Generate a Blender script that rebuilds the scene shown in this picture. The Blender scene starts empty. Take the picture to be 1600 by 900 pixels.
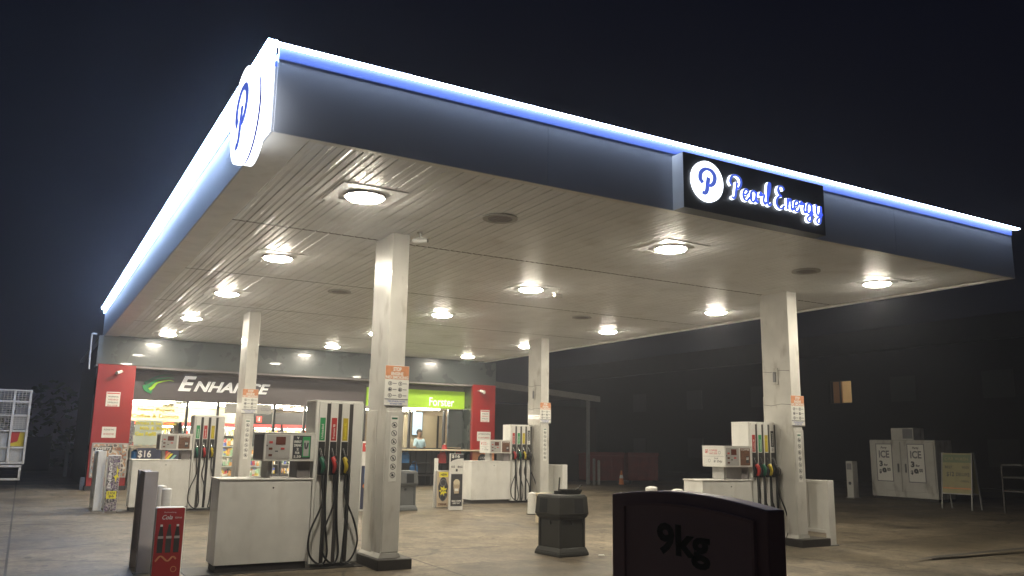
import bpy, bmesh, math, random
from mathutils import Vector, Matrix
random.seed(7)
S = bpy.context.scene
COL = S.collection
R = math.radians

# ------------------------------------------------------------------ camera
YAW, PITCH, ROLL, FPX = 0.52358, 0.186186, 0.0162666, 1296.526
cam = bpy.data.cameras.new('camera')
cam.sensor_width = 36; cam.lens = FPX / 1600 * 36; cam.clip_start = 0.05; cam.clip_end = 600
camo = bpy.data.objects.new('camera', cam); COL.objects.link(camo)
fw = Vector((math.sin(YAW) * math.cos(PITCH), math.cos(YAW) * math.cos(PITCH), math.sin(PITCH)))
rt = Vector((math.cos(YAW), -math.sin(YAW), 0)); up = rt.cross(fw)
r2 = rt * math.cos(ROLL) + up * math.sin(ROLL); u2 = r2.cross(fw)
camo.matrix_world = Matrix(((r2.x, u2.x, -fw.x, 0), (r2.y, u2.y, -fw.y, 0), (r2.z, u2.z, -fw.z, 1.7), (0, 0, 0, 1)))
S.camera = camo

# ------------------------------------------------------------------ night sky, exposure
w = bpy.data.worlds.new('World'); S.world = w; w.use_nodes = True
nt = w.node_tree; bg = nt.nodes['Background']
tc = nt.nodes.new('ShaderNodeTexCoord'); sep = nt.nodes.new('ShaderNodeSeparateXYZ')
nt.links.new(tc.outputs['Generated'], sep.inputs[0])
rmp = nt.nodes.new('ShaderNodeValToRGB'); nt.links.new(sep.outputs['Z'], rmp.inputs[0])
rmp.color_ramp.elements[0].position = 0.0; rmp.color_ramp.elements[0].color = (0.011, 0.0086, 0.0096, 1)
_e = rmp.color_ramp.elements.new(.07); _e.color = (0.0036, 0.0036, 0.0052, 1)
rmp.color_ramp.elements[2].position = 0.6; rmp.color_ramp.elements[2].color = (0.0024, 0.0028, 0.0068, 1)
nt.links.new(rmp.outputs[0], bg.inputs[0]); bg.inputs[1].default_value = 1.0
S.view_settings.view_transform = 'Standard'; S.view_settings.look = 'None'
S.view_settings.gamma = 1; S.view_settings.use_curve_mapping = False
S.view_settings.exposure = 0.0
LAMP = 290.0      # radiance of a canopy lamp diffuser
LED_FRONT, LED_LEFT = 18.0, 42.0
BLOOM_HAZE = 0.0027  # density of the volume added to imitate lens bloom

# ------------------------------------------------------------------ materials
def mat(name, col, rough=.5, metal=0., noise=0., nscale=6., emit=None, estr=0., bump=0., bscale=40., coat=0., alpha=None, spec=None, dirt=None):
    m = bpy.data.materials.new(name); m.use_nodes = True
    n = m.node_tree.nodes; l = m.node_tree.links; b = n['Principled BSDF']
    b.inputs['Base Color'].default_value = (*col, 1); b.inputs['Roughness'].default_value = rough
    b.inputs['Metallic'].default_value = metal
    if coat: b.inputs['Coat Weight'].default_value = coat
    if spec is not None: b.inputs['Specular IOR Level'].default_value = spec
    if noise or bump or dirt:
        t = n.new('ShaderNodeTexCoord')
    if noise:
        nz = n.new('ShaderNodeTexNoise'); nz.inputs['Scale'].default_value = nscale; nz.inputs['Detail'].default_value = 6
        l.new(t.outputs['Object'], nz.inputs['Vector'])
        mr = n.new('ShaderNodeMapRange'); l.new(nz.outputs[0], mr.inputs[0])
        mr.inputs[1].default_value = .3; mr.inputs[2].default_value = .7
        mr.inputs[3].default_value = 1 - noise; mr.inputs[4].default_value = 1 + noise * .4
        mx = n.new('ShaderNodeMix'); mx.data_type = 'RGBA'; mx.blend_type = 'MULTIPLY'; mx.inputs[0].default_value = 1
        mx.inputs[6].default_value = (*col, 1); l.new(mr.outputs[0], mx.inputs[7]); last = mx.outputs[2]
        if dirt:
            n2 = n.new('ShaderNodeTexNoise'); n2.inputs['Scale'].default_value = dirt[1]; n2.inputs['Detail'].default_value = 8
            mp = n.new('ShaderNodeMapping'); mp.inputs['Scale'].default_value = (1, 1, .35); l.new(t.outputs['Object'], mp.inputs[0]); l.new(mp.outputs[0], n2.inputs['Vector'])
            rm = n.new('ShaderNodeMapRange'); l.new(n2.outputs[0], rm.inputs[0]); rm.inputs[1].default_value = .55; rm.inputs[2].default_value = .72
            rm.inputs[3].default_value = 0; rm.inputs[4].default_value = dirt[2]
            m3 = n.new('ShaderNodeMix'); m3.data_type = 'RGBA'; l.new(rm.outputs[0], m3.inputs[0]); l.new(last, m3.inputs[6]); m3.inputs[7].default_value = (*dirt[0], 1)
            last = m3.outputs[2]
        l.new(last, b.inputs['Base Color'])
        r3 = n.new('ShaderNodeMapRange'); l.new(nz.outputs[0], r3.inputs[0])
        r3.inputs[3].default_value = max(0.02, rough - .1); r3.inputs[4].default_value = min(1, rough + .12); l.new(r3.outputs[0], b.inputs['Roughness'])
    if bump:
        nb = n.new('ShaderNodeTexNoise'); nb.inputs['Scale'].default_value = bscale; nb.inputs['Detail'].default_value = 4
        l.new(t.outputs['Object'], nb.inputs['Vector'])
        bp = n.new('ShaderNodeBump'); bp.inputs['Strength'].default_value = bump; bp.inputs['Distance'].default_value = .01
        l.new(nb.outputs[0], bp.inputs['Height']); l.new(bp.outputs[0], b.inputs['Normal'])
    if emit: b.inputs['Emission Color'].default_value = (*emit, 1); b.inputs['Emission Strength'].default_value = estr
    return m
M = {}
M['white'] = mat('white_paint', (.72, .71, .67), .38, noise=.10, nscale=3, bump=.05, bscale=15, dirt=((.38, .34, .28), 5, .2))
M['white2'] = mat('white_plastic', (.68, .67, .63), .4, noise=.06, nscale=4)
M['paper'] = mat('paper', (.74, .73, .68), .6)
M['signwhite'] = mat('lit_sign_white', (.8, .8, .78), .5, emit=(1, .98, .93), estr=.30)
M['backlit'] = mat('backlit_white', (.8, .8, .8), .5, emit=(1, 1, .95), estr=.75)
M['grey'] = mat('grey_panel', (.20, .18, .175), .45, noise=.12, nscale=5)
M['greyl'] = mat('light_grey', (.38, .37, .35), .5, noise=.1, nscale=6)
M['col'] = mat('column_paint', (.60, .585, .54), .33, noise=.14, nscale=2.2, bump=.08, bscale=6, coat=.25, dirt=((.20, .16, .11), 4.5, .6))
M['black'] = mat('black_plastic', (.025, .024, .023), .5)
M['gap'] = mat('dark_gap', (.05, .045, .04), .6)
M['rubber'] = mat('hose_rubber', (.02, .02, .02), .42)
M['kick'] = mat('kick_black', (.035, .03, .025), .6, noise=.3, nscale=8)
M['chrome'] = mat('chrome', (.75, .75, .73), .22, metal=1)
M['green'] = mat('green_plastic', (.03, .28, .09), .45)
M['greend'] = mat('green_grip', (.01, .11, .06), .45)
M['red'] = mat('red_plastic', (.42, .03, .025), .45)
M['yellow'] = mat('yellow_plastic', (.50, .38, .02), .45)
M['yel2'] = mat('bright_yellow', (.75, .66, .03), .5)
M['redwall'] = mat('red_cladding', (.31, .018, .015), .38, noise=.08, nscale=2)
M['band'] = mat('grey_fascia_cladding', (.062, .072, .070), .28, noise=.08, nscale=1.5, coat=.2)
M['fascia'] = mat('silver_fascia', (.46, .48, .53), .38, metal=.1, noise=.05, nscale=1.0)
M['signdark'] = mat('dark_sign_face', (.045, .05, .06), .35)
M['shopsign'] = mat('shop_sign_grey', (.10, .085, .085), .45)
M['lime'] = mat('lime_sign', (.36, .62, .03), .4, emit=(.36, .62, .03), estr=.22)
M['soffit'] = mat('soffit_steel', (.78, .79, .79), .40, noise=.10, nscale=1.3, coat=.05, dirt=((.40, .37, .32), 2.0, .3))
M['dark'] = mat('opening_shade', (.01, .01, .01), .9)
M['blue'] = mat('blue_sign_ink', (.03, .06, .42), .4)
M['bluelit'] = mat('lit_blue_emblem', (.05, .1, .5), .4, emit=(.08, .14, .62), estr=.9)
M['bluec'] = mat('blue_letter_side', (.04, .10, .75), .4, emit=(.09, .17, .85), estr=.8)
M['wlit'] = mat('lit_white_face', (.8, .8, .8), .4, emit=(.86, .92, 1), estr=2.6)
M['wlit2'] = mat('lit_white_face_bright', (.8, .8, .8), .4, emit=(.9, .94, 1), estr=3.2)
M['led'] = mat('led_strip', (.8, .8, .8), .4, emit=(.60, .74, 1), estr=LED_FRONT)
M['led2'] = mat('led_strip_bright', (.8, .8, .8), .4, emit=(.46, .64, 1), estr=LED_LEFT)
M['ledblue'] = mat('led_blue_band', (.05, .08, .3), .4, emit=(.11, .20, .70), estr=.8)
M['lamp'] = mat('lamp_diffuser', (.8, .8, .8), .4, emit=(1, .91, .74), estr=LAMP)
M['tube'] = mat('fluorescent_tube', (.8, .8, .8), .4, emit=(1, .90, .72), estr=48)
M['ceil'] = mat('shop_ceiling_white', (.7, .69, .66), .6)
M['beige'] = mat('beige_panel', (.46, .37, .26), .5, noise=.06, nscale=3)
M['cream'] = mat('cream_counter', (.62, .54, .38), .4)
M['bin'] = mat('bin_plastic', (.024, .023, .018), .6, noise=.15, nscale=5)
M['bin2'] = mat('bin_grey_plastic', (.10, .105, .105), .55, noise=.1, nscale=5)
M['brown'] = mat('brown_wall', (.035, .031, .026), .8, noise=.3, nscale=1.5)
M['navy'] = mat('navy_banner', (.03, .035, .07), .5)
M['bgas'] = mat('blue_bottle', (.03, .16, .42), .3, noise=.2, nscale=8)
M['teal'] = mat('teal_ink', (.25, .5, .45), .5)
M['orange'] = mat('orange_ink', (.62, .2, .06), .5)
M['orangel'] = mat('faded_orange_ink', (.62, .27, .13), .55, noise=.15, nscale=25)
M['pink'] = mat('red_header_lit', (.6, .05, .05), .4, emit=(1, .16, .13), estr=1.2)
M['screen'] = mat('screen_lit', (.3, .4, .5), .3, emit=(.62, .8, 1), estr=1.0)
M['disp'] = mat('price_display', (.13, .045, .03), .25)
M['brownink'] = mat('coffee_print', (.16, .075, .04), .5, noise=.5, nscale=30)
M['ink'] = mat('dark_ink', (.04, .04, .045), .5)
M['greyink'] = mat('grey_ink', (.18, .18, .19), .5)
M['redink'] = mat('red_ink', (.5, .05, .04), .5)
M['cokered'] = mat('poster_red', (.33, .022, .02), .45)
M['darkred'] = mat('dark_red_steel', (.16, .022, .015), .6, noise=.3, nscale=3)
M['signplum'] = mat('plum_sign_plastic', (.55, .36, .37), .45, noise=.15, nscale=4)
M['signface'] = mat('plum_sign_face', (.62, .44, .46), .5)
M['ice'] = mat('ice_box_white', (.52, .51, .47), .5, noise=.12, nscale=2, dirt=((.1, .07, .04), 4, .5))
M['galv'] = mat('galvanised_post', (.26, .26, .25), .45, metal=.3, noise=.15, nscale=8)
M['cagew'] = mat('white_cage_paint', (.5, .48, .45), .5)
M['glass'] = None
def glassmat():
    m = bpy.data.materials.new('window_glass'); m.use_nodes = True; n = m.node_tree.nodes; l = m.node_tree.links
    n.clear(); o = n.new('ShaderNodeOutputMaterial'); mx = n.new('ShaderNodeMixShader'); t = n.new('ShaderNodeBsdfTransparent'); g = n.new('ShaderNodeBsdfGlossy')
    t.inputs[0].default_value = (.9, .93, .92, 1); g.inputs['Roughness'].default_value = .03
    lw = n.new('ShaderNodeLayerWeight'); pw = n.new('ShaderNodeMath'); pw.operation = 'POWER'; pw.inputs[1].default_value = 5; l.new(lw.outputs['Facing'], pw.inputs[0])
    fr = n.new('ShaderNodeMath'); fr.operation = 'MULTIPLY_ADD'; fr.inputs[1].default_value = .8; fr.inputs[2].default_value = .03; l.new(pw.outputs[0], fr.inputs[0])
    l.new(fr.outputs[0], mx.inputs[0]); l.new(t.outputs[0], mx.inputs[1]); l.new(g.outputs[0], mx.inputs[2]); l.new(mx.outputs[0], o.inputs[0])
    return m
M['glass'] = glassmat()
def random_print(name, scale, cols, seed=0., soft=False):
    "blocks of printed colour, as on crowded packaging"
    m = bpy.data.materials.new(name); m.use_nodes = True; n = m.node_tree.nodes; l = m.node_tree.links; b = n['Principled BSDF']
    t = n.new('ShaderNodeTexCoord'); mp = n.new('ShaderNodeMapping'); mp.inputs['Scale'].default_value = scale; mp.inputs['Location'].default_value = (seed, seed * 2, seed * 3)
    l.new(t.outputs['Object'], mp.inputs[0])
    v = n.new('ShaderNodeTexVoronoi'); v.distance = 'CHEBYCHEV'; v.inputs['Scale'].default_value = 1; v.inputs['Randomness'].default_value = 1 if soft else .7
    if soft: v.distance = 'EUCLIDEAN'; v.feature = 'SMOOTH_F1'
    l.new(mp.outputs[0], v.inputs['Vector'])
    s = n.new('ShaderNodeSeparateColor'); l.new(v.outputs['Color'], s.inputs[0])
    r = n.new('ShaderNodeValToRGB'); r.color_ramp.interpolation = 'CONSTANT'; l.new(s.outputs[0], r.inputs[0])
    e = r.color_ramp.elements
    for i, c in enumerate(cols):
        p = i / len(cols)
        if i < 2: e[i].position = p; e[i].color = (*c, 1)
        else: x = e.new(p); x.color = (*c, 1)
    l.new(r.outputs[0], b.inputs['Base Color']); b.inputs['Roughness'].default_value = .45
    return m
M['stock'] = random_print('shelf_stock_print', (9, 3, 7), [(.5, .06, .05), (.6, .55, .5), (.08, .12, .4), (.55, .4, .05), (.05, .05, .05), (.3, .45, .3), (.6, .3, .1), (.65, .63, .6)])
M['foodprint'] = random_print('food_poster_print', (9, 9, 9), [(.55, .5, .44), (.3, .12, .06), (.25, .3, .3), (.5, .3, .16), (.6, .57, .52), (.12, .1, .09)], 3.3, True)
M['drinkprint'] = random_print('drink_sign_print', (26, 26, 26), [(.06, .05, .05), (.35, .32, .3), (.12, .07, .15), (.45, .42, .38), (.09, .08, .08)], 1.7, True)
def groundmat():
    m = bpy.data.materials.new('forecourt_concrete'); m.use_nodes = True; n = m.node_tree.nodes; l = m.node_tree.links; b = n['Principled BSDF']
    t = n.new('ShaderNodeTexCoord')
    def noise(sc, det=6, scale=(1, 1, 1)):
        mp = n.new('ShaderNodeMapping'); mp.inputs['Scale'].default_value = scale; l.new(t.outputs['Object'], mp.inputs[0])
        x = n.new('ShaderNodeTexNoise'); x.inputs['Scale'].default_value = sc; x.inputs['Detail'].default_value = det; l.new(mp.outputs[0], x.inputs['Vector']); return x
    def rng(x, a, c, d, e):
        r = n.new('ShaderNodeMapRange'); l.new(x, r.inputs[0]); r.inputs[1].default_value = a; r.inputs[2].default_value = c; r.inputs[3].default_value = d; r.inputs[4].default_value = e; return r.outputs[0]
    def mult(a, bb):
        x = n.new('ShaderNodeMix'); x.data_type = 'RGBA'; x.blend_type = 'MULTIPLY'; x.inputs[0].default_value = 1; l.new(a, x.inputs[6]); l.new(bb, x.inputs[7]); return x.outputs[2]
    base = n.new('ShaderNodeValToRGB'); nb = noise(.35, 5, (1, 1, 1)); l.new(nb.outputs[0], base.inputs[0])
    base.color_ramp.elements[0].position = .35; base.color_ramp.elements[0].color = (.135, .105, .066, 1)
    base.color_ramp.elements[1].position = .65; base.color_ramp.elements[1].color = (.25, .203, .138, 1)
    c = base.outputs[0]
    # drive lanes worn darker along X
    c = mult(c, rng(noise(.8, 7, (.3, 1.0, 1)).outputs[0], .35, .65, .74, 1.1))
    c = mult(c, rng(noise(2.3, 10).outputs[0], .42, .6, .76, 1.08))
    c = mult(c, rng(noise(14, 8).outputs[0], .4, .62, .82, 1.1))
    c = mult(c, rng(noise(45, 3).outputs[0], .3, .7, .80, 1.18))
    # oil spots
    c = mult(c, rng(noise(1.15, 3).outputs[0], .58, .68, 1.0, .5))
    c = mult(c, rng(noise(5.5, 4).outputs[0], .61, .67, 1.0, .5))
    c = mult(c, rng(noise(.7, 8, (.12, 1.1, 1)).outputs[0], .55, .62, 1.0, .80))
    # slab joints: brick texture on x,y
    br = n.new('ShaderNodeTexBrick'); l.new(t.outputs['Object'], br.inputs['Vector']); br.offset = 0
    br.inputs['Scale'].default_value = 1; br.inputs['Brick Width'].default_value = 5.2; br.inputs['Row Height'].default_value = 3.7
    br.inputs['Mortar Size'].default_value = .018; br.inputs['Mortar Smooth'].default_value = .3
    br.inputs['Color1'].default_value = (1, 1, 1, 1); br.inputs['Color2'].default_value = (.82, .83, .84, 1); br.inputs['Mortar'].default_value = (.22, .2, .18, 1)
    c = mult(c, br.outputs[0])
    # cracks
    vo = n.new('ShaderNodeTexVoronoi'); vo.feature = 'DISTANCE_TO_EDGE'; vo.inputs['Scale'].default_value = .33
    wn = noise(1.6, 6); ad = n.new('ShaderNodeMix'); ad.data_type = 'VECTOR'; ad.inputs[0].default_value = .35; l.new(t.outputs['Object'], ad.inputs[4]); l.new(wn.outputs['Color'], ad.inputs[5])
    l.new(ad.outputs[1], vo.inputs['Vector'])
    cr = rng(vo.outputs[0], 0, .009, .25, 1); l2 = noise(.5, 2); 
    mk = n.new('ShaderNodeMath'); mk.operation = 'MAXIMUM'; l.new(cr, mk.inputs[0]); l.new(rng(l2.outputs[0], .5, .56, 1, 0), mk.inputs[1])
    c = mult(c, mk.outputs[0])
    l.new(c, b.inputs['Base Color'])
    l.new(rng(nb.outputs[0], .3, .7, .5, .75), b.inputs['Roughness'])
    bp = n.new('ShaderNodeBump'); bp.inputs['Strength'].default_value = .25; bp.inputs['Distance'].default_value = .004; l.new(noise(60, 3).outputs[0], bp.inputs['Height']); l.new(bp.outputs[0], b.inputs['Normal'])
    return m
M['ground'] = groundmat()

# ------------------------------------------------------------------ mesh helpers
class MB:
    "collects shapes, then links them as ONE mesh object"
    def __init__(s): s.v = []; s.f = []; s.mi = []; s.ms = []; s.sm = []
    def idx(s, m):
        if m not in s.ms: s.ms.append(m)
        return s.ms.index(m)
    def add(s, vs, fs, m, smooth=False):
        o = len(s.v); s.v += [tuple(v) for v in vs]; i = s.idx(m)
        for f in fs: s.f.append([o + a for a in f]); s.mi.append(i); s.sm.append(smooth)
        return s
    def box(s, x0, x1, y0, y1, z0, z1, m='white'):
        vs = [(x, y, z) for z in (z0, z1) for y in (y0, y1) for x in (x0, x1)]
        return s.add(vs, [(0, 2, 3, 1), (4, 5, 7, 6), (0, 1, 5, 4), (2, 6, 7, 3), (0, 4, 6, 2), (1, 3, 7, 5)], m)
    def prism(s, pts, axis, a, b, m, smooth=False):
        "pts 2-D outline extruded along axis; axis 'y': pts=(x,z); 'x': pts=(y,z); 'z': pts=(x,y)"
        def P(p, t): return {'y': (p[0], t, p[1]), 'x': (t, p[0], p[1]), 'z': (p[0], p[1], t)}[axis]
        n = len(pts); vs = [P(p, a) for p in pts] + [P(p, b) for p in pts]
        fs = [list(range(n)), list(range(2 * n - 1, n - 1, -1))] + [(i, i + n, (i + 1) % n + n, (i + 1) % n) for i in range(n)]
        return s.add(vs, fs, m, smooth)
    def cyl(s, c, r, h, m, n=20, axis='z', r1=None, smooth=True, caps=True):
        r1 = r if r1 is None else r1; vs = []
        for t, rr in ((0, r), (h, r1)):
            for k in range(n):
                a = 2 * math.pi * k / n; u, v = rr * math.cos(a), rr * math.sin(a)
                vs.append({'z': (c[0] + u, c[1] + v, c[2] + t), 'y': (c[0] + u, c[1] + t, c[2] + v), 'x': (c[0] + t, c[1] + u, c[2] + v)}[axis])
        s.add(vs, [(k, (k + 1) % n, (k + 1) % n + n, k + n) for k in range(n)], m, smooth)
        if caps: o = vs; s.add(o[:n], [list(range(n))[::-1]], m); s.add(o[n:], [list(range(n))], m)
        return s
    def ring(s, c, r0, r1, y0, y1, m, n=28, sx=1.):
        "flat ring in the XZ plane"
        vs = []
        for y in (y0, y1):
            for r in (r0, r1):
                for k in range(n):
                    a = 2 * math.pi * k / n; vs.append((c[0] + sx * r * math.cos(a), y, c[1] + r * math.sin(a)))
        fs = []
        for k in range(n):
            j = (k + 1) % n
            fs += [(k, j, n + j, n + k), (2 * n + k, 3 * n + k, 3 * n + j, 2 * n + j), (n + k, n + j, 3 * n + j, 3 * n + k), (k, 2 * n + k, 2 * n + j, j)]
        return s.add(vs, fs, m)
    def tube(s, pts, r, m, n=8, sub=6):
        pts = [Vector(p) for p in pts]; P = []
        if len(pts) > 2 and sub > 1:
            q = [pts[0] * 2 - pts[1]] + pts + [pts[-1] * 2 - pts[-2]]
            for i in range(1, len(q) - 2):
                for k in range(sub):
                    t = k / sub; a, b, c, d = q[i - 1], q[i], q[i + 1], q[i + 2]
                    P.append(.5 * ((2 * b) + (c - a) * t + (2 * a - 5 * b + 4 * c - d) * t * t + (3 * b - 3 * c + d - a) * t ** 3))
            P.append(pts[-1])
        else: P = pts
        vs = []; prev = None
        for i, p in enumerate(P):
            t = (P[min(i + 1, len(P) - 1)] - P[max(i - 1, 0)]).normalized()
            if prev is None:
                a = Vector((0, 0, 1)) if abs(t.z) < .9 else Vector((1, 0, 0)); u = t.cross(a).normalized()
            else: u = (prev - t * prev.dot(t)).normalized()
            prev = u; v = t.cross(u)
            rr = r(i / (len(P) - 1)) if callable(r) else r
            for k in range(n):
                an = 2 * math.pi * k / n; vs.append(p + u * rr * math.cos(an) + v * rr * math.sin(an))
        fs = [(i * n + k, i * n + (k + 1) % n, (i + 1) * n + (k + 1) % n, (i + 1) * n + k) for i in range(len(P) - 1) for k in range(n)]
        s.add(vs, fs, m, True); s.add(vs[:n], [list(range(n))[::-1]], m); s.add(vs[-n:], [list(range(n))], m)
        return s
    def sphere(s, c, r, m, n=14, sz=1., half=False):
        vs = []; rows = n // 2
        lo = 0 if half else -rows
        rg = list(range(lo, rows + 1))
        for i in rg:
            la = math.pi / 2 * i / rows
            for k in range(n):
                a = 2 * math.pi * k / n; vs.append((c[0] + r * math.cos(la) * math.cos(a), c[1] + r * math.cos(la) * math.sin(a), c[2] + r * sz * math.sin(la)))
        fs = [(i * n + k, i * n + (k + 1) % n, (i + 1) * n + (k + 1) % n, (i + 1) * n + k) for i in range(len(rg) - 1) for k in range(n)]
        return s.add(vs, fs, m, True)
    def xf(s, mtx): s.v = [tuple(mtx @ Vector(v)) for v in s.v]; return s
    def join(s, o):
        off = len(s.v); s.v += o.v
        for f, i, sm in zip(o.f, o.mi, o.sm): s.f.append([off + a for a in f]); s.mi.append(s.idx(o.ms[i])); s.sm.append(sm)
        return s
    def mesh(s, name):
        me = bpy.data.meshes.new(name); me.from_pydata(s.v, [], s.f)
        for m in s.ms: me.materials.append(M[m])
        me.polygons.foreach_set('material_index', s.mi); me.polygons.foreach_set('use_smooth', s.sm)
        b = bmesh.new(); b.from_mesh(me); bmesh.ops.recalc_face_normals(b, faces=b.faces); b.to_mesh(me); b.free()
        me.update(); return me
    def build(s, name, parent=None, bevel=0., loc=None):
        o = bpy.data.objects.new(name, s.mesh(name)); COL.objects.link(o)
        if parent: o.parent = parent
        if loc: o.location = loc
        if bevel:
            b = o.modifiers.new('bevel', 'BEVEL'); b.width = bevel; b.segments = 2; b.limit_method = 'ANGLE'; b.angle_limit = R(50)
        return o
def tag(o, label=None, cat=None, group=None, kind=None):
    if label: o['label'] = label
    if cat: o['category'] = cat
    if group: o['group'] = group
    if kind: o['kind'] = kind
    return o
def thing(name, label, cat, loc=(0, 0, 0), rz=0., group=None):
    o = bpy.data.objects.new(name, None); COL.objects.link(o); o.empty_display_size = .3
    o.location = loc; o.rotation_euler = (0, 0, rz); return tag(o, label, cat, group)
def copy_tree(o, parent=None):
    c = o.copy(); COL.objects.link(c); c.parent = parent
    for ch in KIDS.get(o.name, None) or [x for x in bpy.data.objects if x.parent == o]: copy_tree(ch, c)
    return c
KIDS = {}
def struct(o): o['kind'] = 'structure'; return o
_tc = {}
def text_poly(s, bold=0., shear=0.):
    k = (s, bold, shear)
    if k in _tc: return _tc[k]
    cu = bpy.data.curves.new('lettering', 'FONT'); cu.body = s; cu.size = 1; cu.offset = bold; cu.shear = shear; cu.resolution_u = 3
    ob = bpy.data.objects.new('lettering', cu); COL.objects.link(ob)
    dg = bpy.context.evaluated_depsgraph_get(); dg.update()
    me = bpy.data.meshes.new_from_object(ob.evaluated_get(dg))
    vs = [(v.co.x, v.co.y) for v in me.vertices]; fs = [list(p.vertices) for p in me.polygons]
    bpy.data.objects.remove(ob); bpy.data.curves.remove(cu); bpy.data.meshes.remove(me)
    _tc[k] = (vs, fs); return _tc[k]
def put_text(mb, s, x0, x1, z0, z1, y, m, bold=.02, shear=0., vertical=False, axis='y', thick=.0):
    "lettering fitted into a rectangle on the plane y (facing -Y) or, axis 'x', on the plane x=y facing -X with x0..x1 running along -Y"
    vs, fs = text_poly(s, bold, shear)
    if not vs: return mb
    ax = min(v[0] for v in vs); bx = max(v[0] for v in vs); az = min(v[1] for v in vs); bz = max(v[1] for v in vs)
    out = []
    for (a, b) in vs:
        u, t = (a - ax) / (bx - ax), (b - az) / (bz - az)
        if vertical: u, t = 1 - t, u          # reads bottom to top
        X, Z = x0 + (x1 - x0) * u, z0 + (z1 - z0) * t
        out.append((X, y, Z) if axis == 'y' else (y, X, Z))
    if thick:
        n = len(out); back = [((a, b + thick, c) if axis == 'y' else (a + thick, b, c)) for a, b, c in out]
        cnt = {}
        for f in fs:
            for i in range(len(f)): e = (f[i], f[(i + 1) % len(f)]); cnt[e] = 1
        side = [(a, b, b + n, a + n) for (a, b) in cnt if (b, a) not in cnt]
        return mb.add(out + back, fs + [[i + n for i in f[::-1]] for f in fs] + side, m)
    return mb.add(out, fs, m)
def stroke(mb, pts, wd, y0, y1, m, sub=7, wfun=None):
    "a thick pen stroke through 2-D points (x,z), extruded y0..y1"
    P = []; q = [Vector(p) for p in pts]
    q = [q[0] * 2 - q[1]] + q + [q[-1] * 2 - q[-2]]
    for i in range(1, len(q) - 2):
        for k in range(sub):
            t = k / sub; a, b, c, d = q[i - 1], q[i], q[i + 1], q[i + 2]
            P.append(.5 * ((2 * b) + (c - a) * t + (2 * a - 5 * b + 4 * c - d) * t * t + (3 * b - 3 * c + d - a) * t ** 3))
    P.append(q[-2]); n = len(P); L = []; Rr = []
    for i, p in enumerate(P):
        t = (P[min(i + 1, n - 1)] - P[max(i - 1, 0)]); t = t.normalized() if t.length else Vector((1, 0)); nn = Vector((-t.y, t.x))
        ww = wd * (wfun(i / (n - 1)) if wfun else 1) / 2
        # broad-nib feel: thicker on downstrokes
        ww *= .7 + .5 * abs(t.y)
        L.append(p + nn * ww); Rr.append(p - nn * ww)
    vs = [(a.x, y0, a.y) for a in L] + [(a.x, y0, a.y) for a in Rr] + [(a.x, y1, a.y) for a in L] + [(a.x, y1, a.y) for a in Rr]
    fs = []
    for i in range(n - 1):
        fs += [(i, i + 1, n + i + 1, n + i), (2 * n + i, 3 * n + i, 3 * n + i + 1, 2 * n + i + 1), (i, 2 * n + i, 2 * n + i + 1, i + 1), (n + i, n + i + 1, 3 * n + i + 1, 3 * n + i)]
    fs += [(0, n, 3 * n, 2 * n), (n - 1, 3 * n - 1, 4 * n - 1, 2 * n - 1)]
    return mb.add(vs, fs, m)

def sstep(a, b, x): t = min(1, max(0, (x - a) / (b - a))); return t * t * (3 - 2 * t)
def gz(x, y):
    "ground height: the forecourt rises a little to the shop and dips at the right pumps"
    return 0.0113 * min(max(y - 11, 0), 16.8) * (1 - sstep(17, 24, x)) - .075 * sstep(6, 11.5, x) * (1 - sstep(11.5, 20, y)) * (1 - sstep(15, 22, x))

# ================================================================== THE SETTING
g = MB()
def axisvals(lo, hi, a, b, st, big): 
    v = [lo + i * big for i in range(int((a - lo) / big))]; x = a
    while x < b: v.append(x); x += st
    while x < hi: v.append(x); x += big
    v.append(hi); return v
xs = axisvals(-220, 260, -8, 32, .8, 20); ys = axisvals(-30, 320, -4, 34, .8, 20)
vs = [(x, y, gz(x, y)) for y in ys for x in xs]; nx = len(xs)
g.add(vs, [(j * nx + i, j * nx + i + 1, (j + 1) * nx + i + 1, (j + 1) * nx + i) for j in range(len(ys) - 1) for i in range(nx - 1)], 'ground', True)
struct(g.build('ground'))

# drain slot in the concrete at the lower right
dr = MB(); a, b = Vector((12.75, 8.9)), Vector((19.5, 8.9))
dr.add([(12.7, 8.88, -.045), (16.5, 8.80, .004), (20.5, 8.75, .006), (20.5, 8.84, .006), (16.5, 8.93, .004), (13.6, 9.06, -.04)], [(0, 1, 4, 5), (1, 2, 3, 4)], 'gap')
dro = dr.build('ground_joint'); struct(dro)

# ------------------------------------------------------------------ canopy
XL, XR, YF, YB, H, T = 1.83, 14.83, 7.98, 27.6, 4.729, 5.61
can = thing('canopy', 'big flat petrol station canopy with silver fascia and glowing white edge strips', 'canopy', (0, 0, 0))
joints = [8.06, 11.7, 15.62, 19.6, 23.6, 27.58]
pitch = .2
for j in range(5):
    y0, y1 = joints[j] + .022, joints[j + 1] - .022
    mb = MB(); prof = []; x = XL + .38
    while x + pitch <= XR - .06:
        prof += [(x, H + .011), (x + .008, H + .011), (x + .016, H), (x + .075, H), (x + .085, H + .004), (x + .115, H + .004), (x + .125, H), (x + pitch - .010, H), (x + pitch - .002, H + .011)]
        x += pitch
    n = len(prof); mb.add([(a, y0, b) for a, b in prof] + [(a, y1, b) for a, b in prof], [(i, i + 1, n + i + 1, n + i) for i in range(n - 1)], 'soffit')
    mb.build('soffit_panel', can)
mb = MB(); mb.box(XL + .04, XR - .04, YF + .06, 27.58, H + .036, H + .06, 'gap'); mb.build('soffit_backing', can)
mb = MB()   # perimeter trim angle
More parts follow.
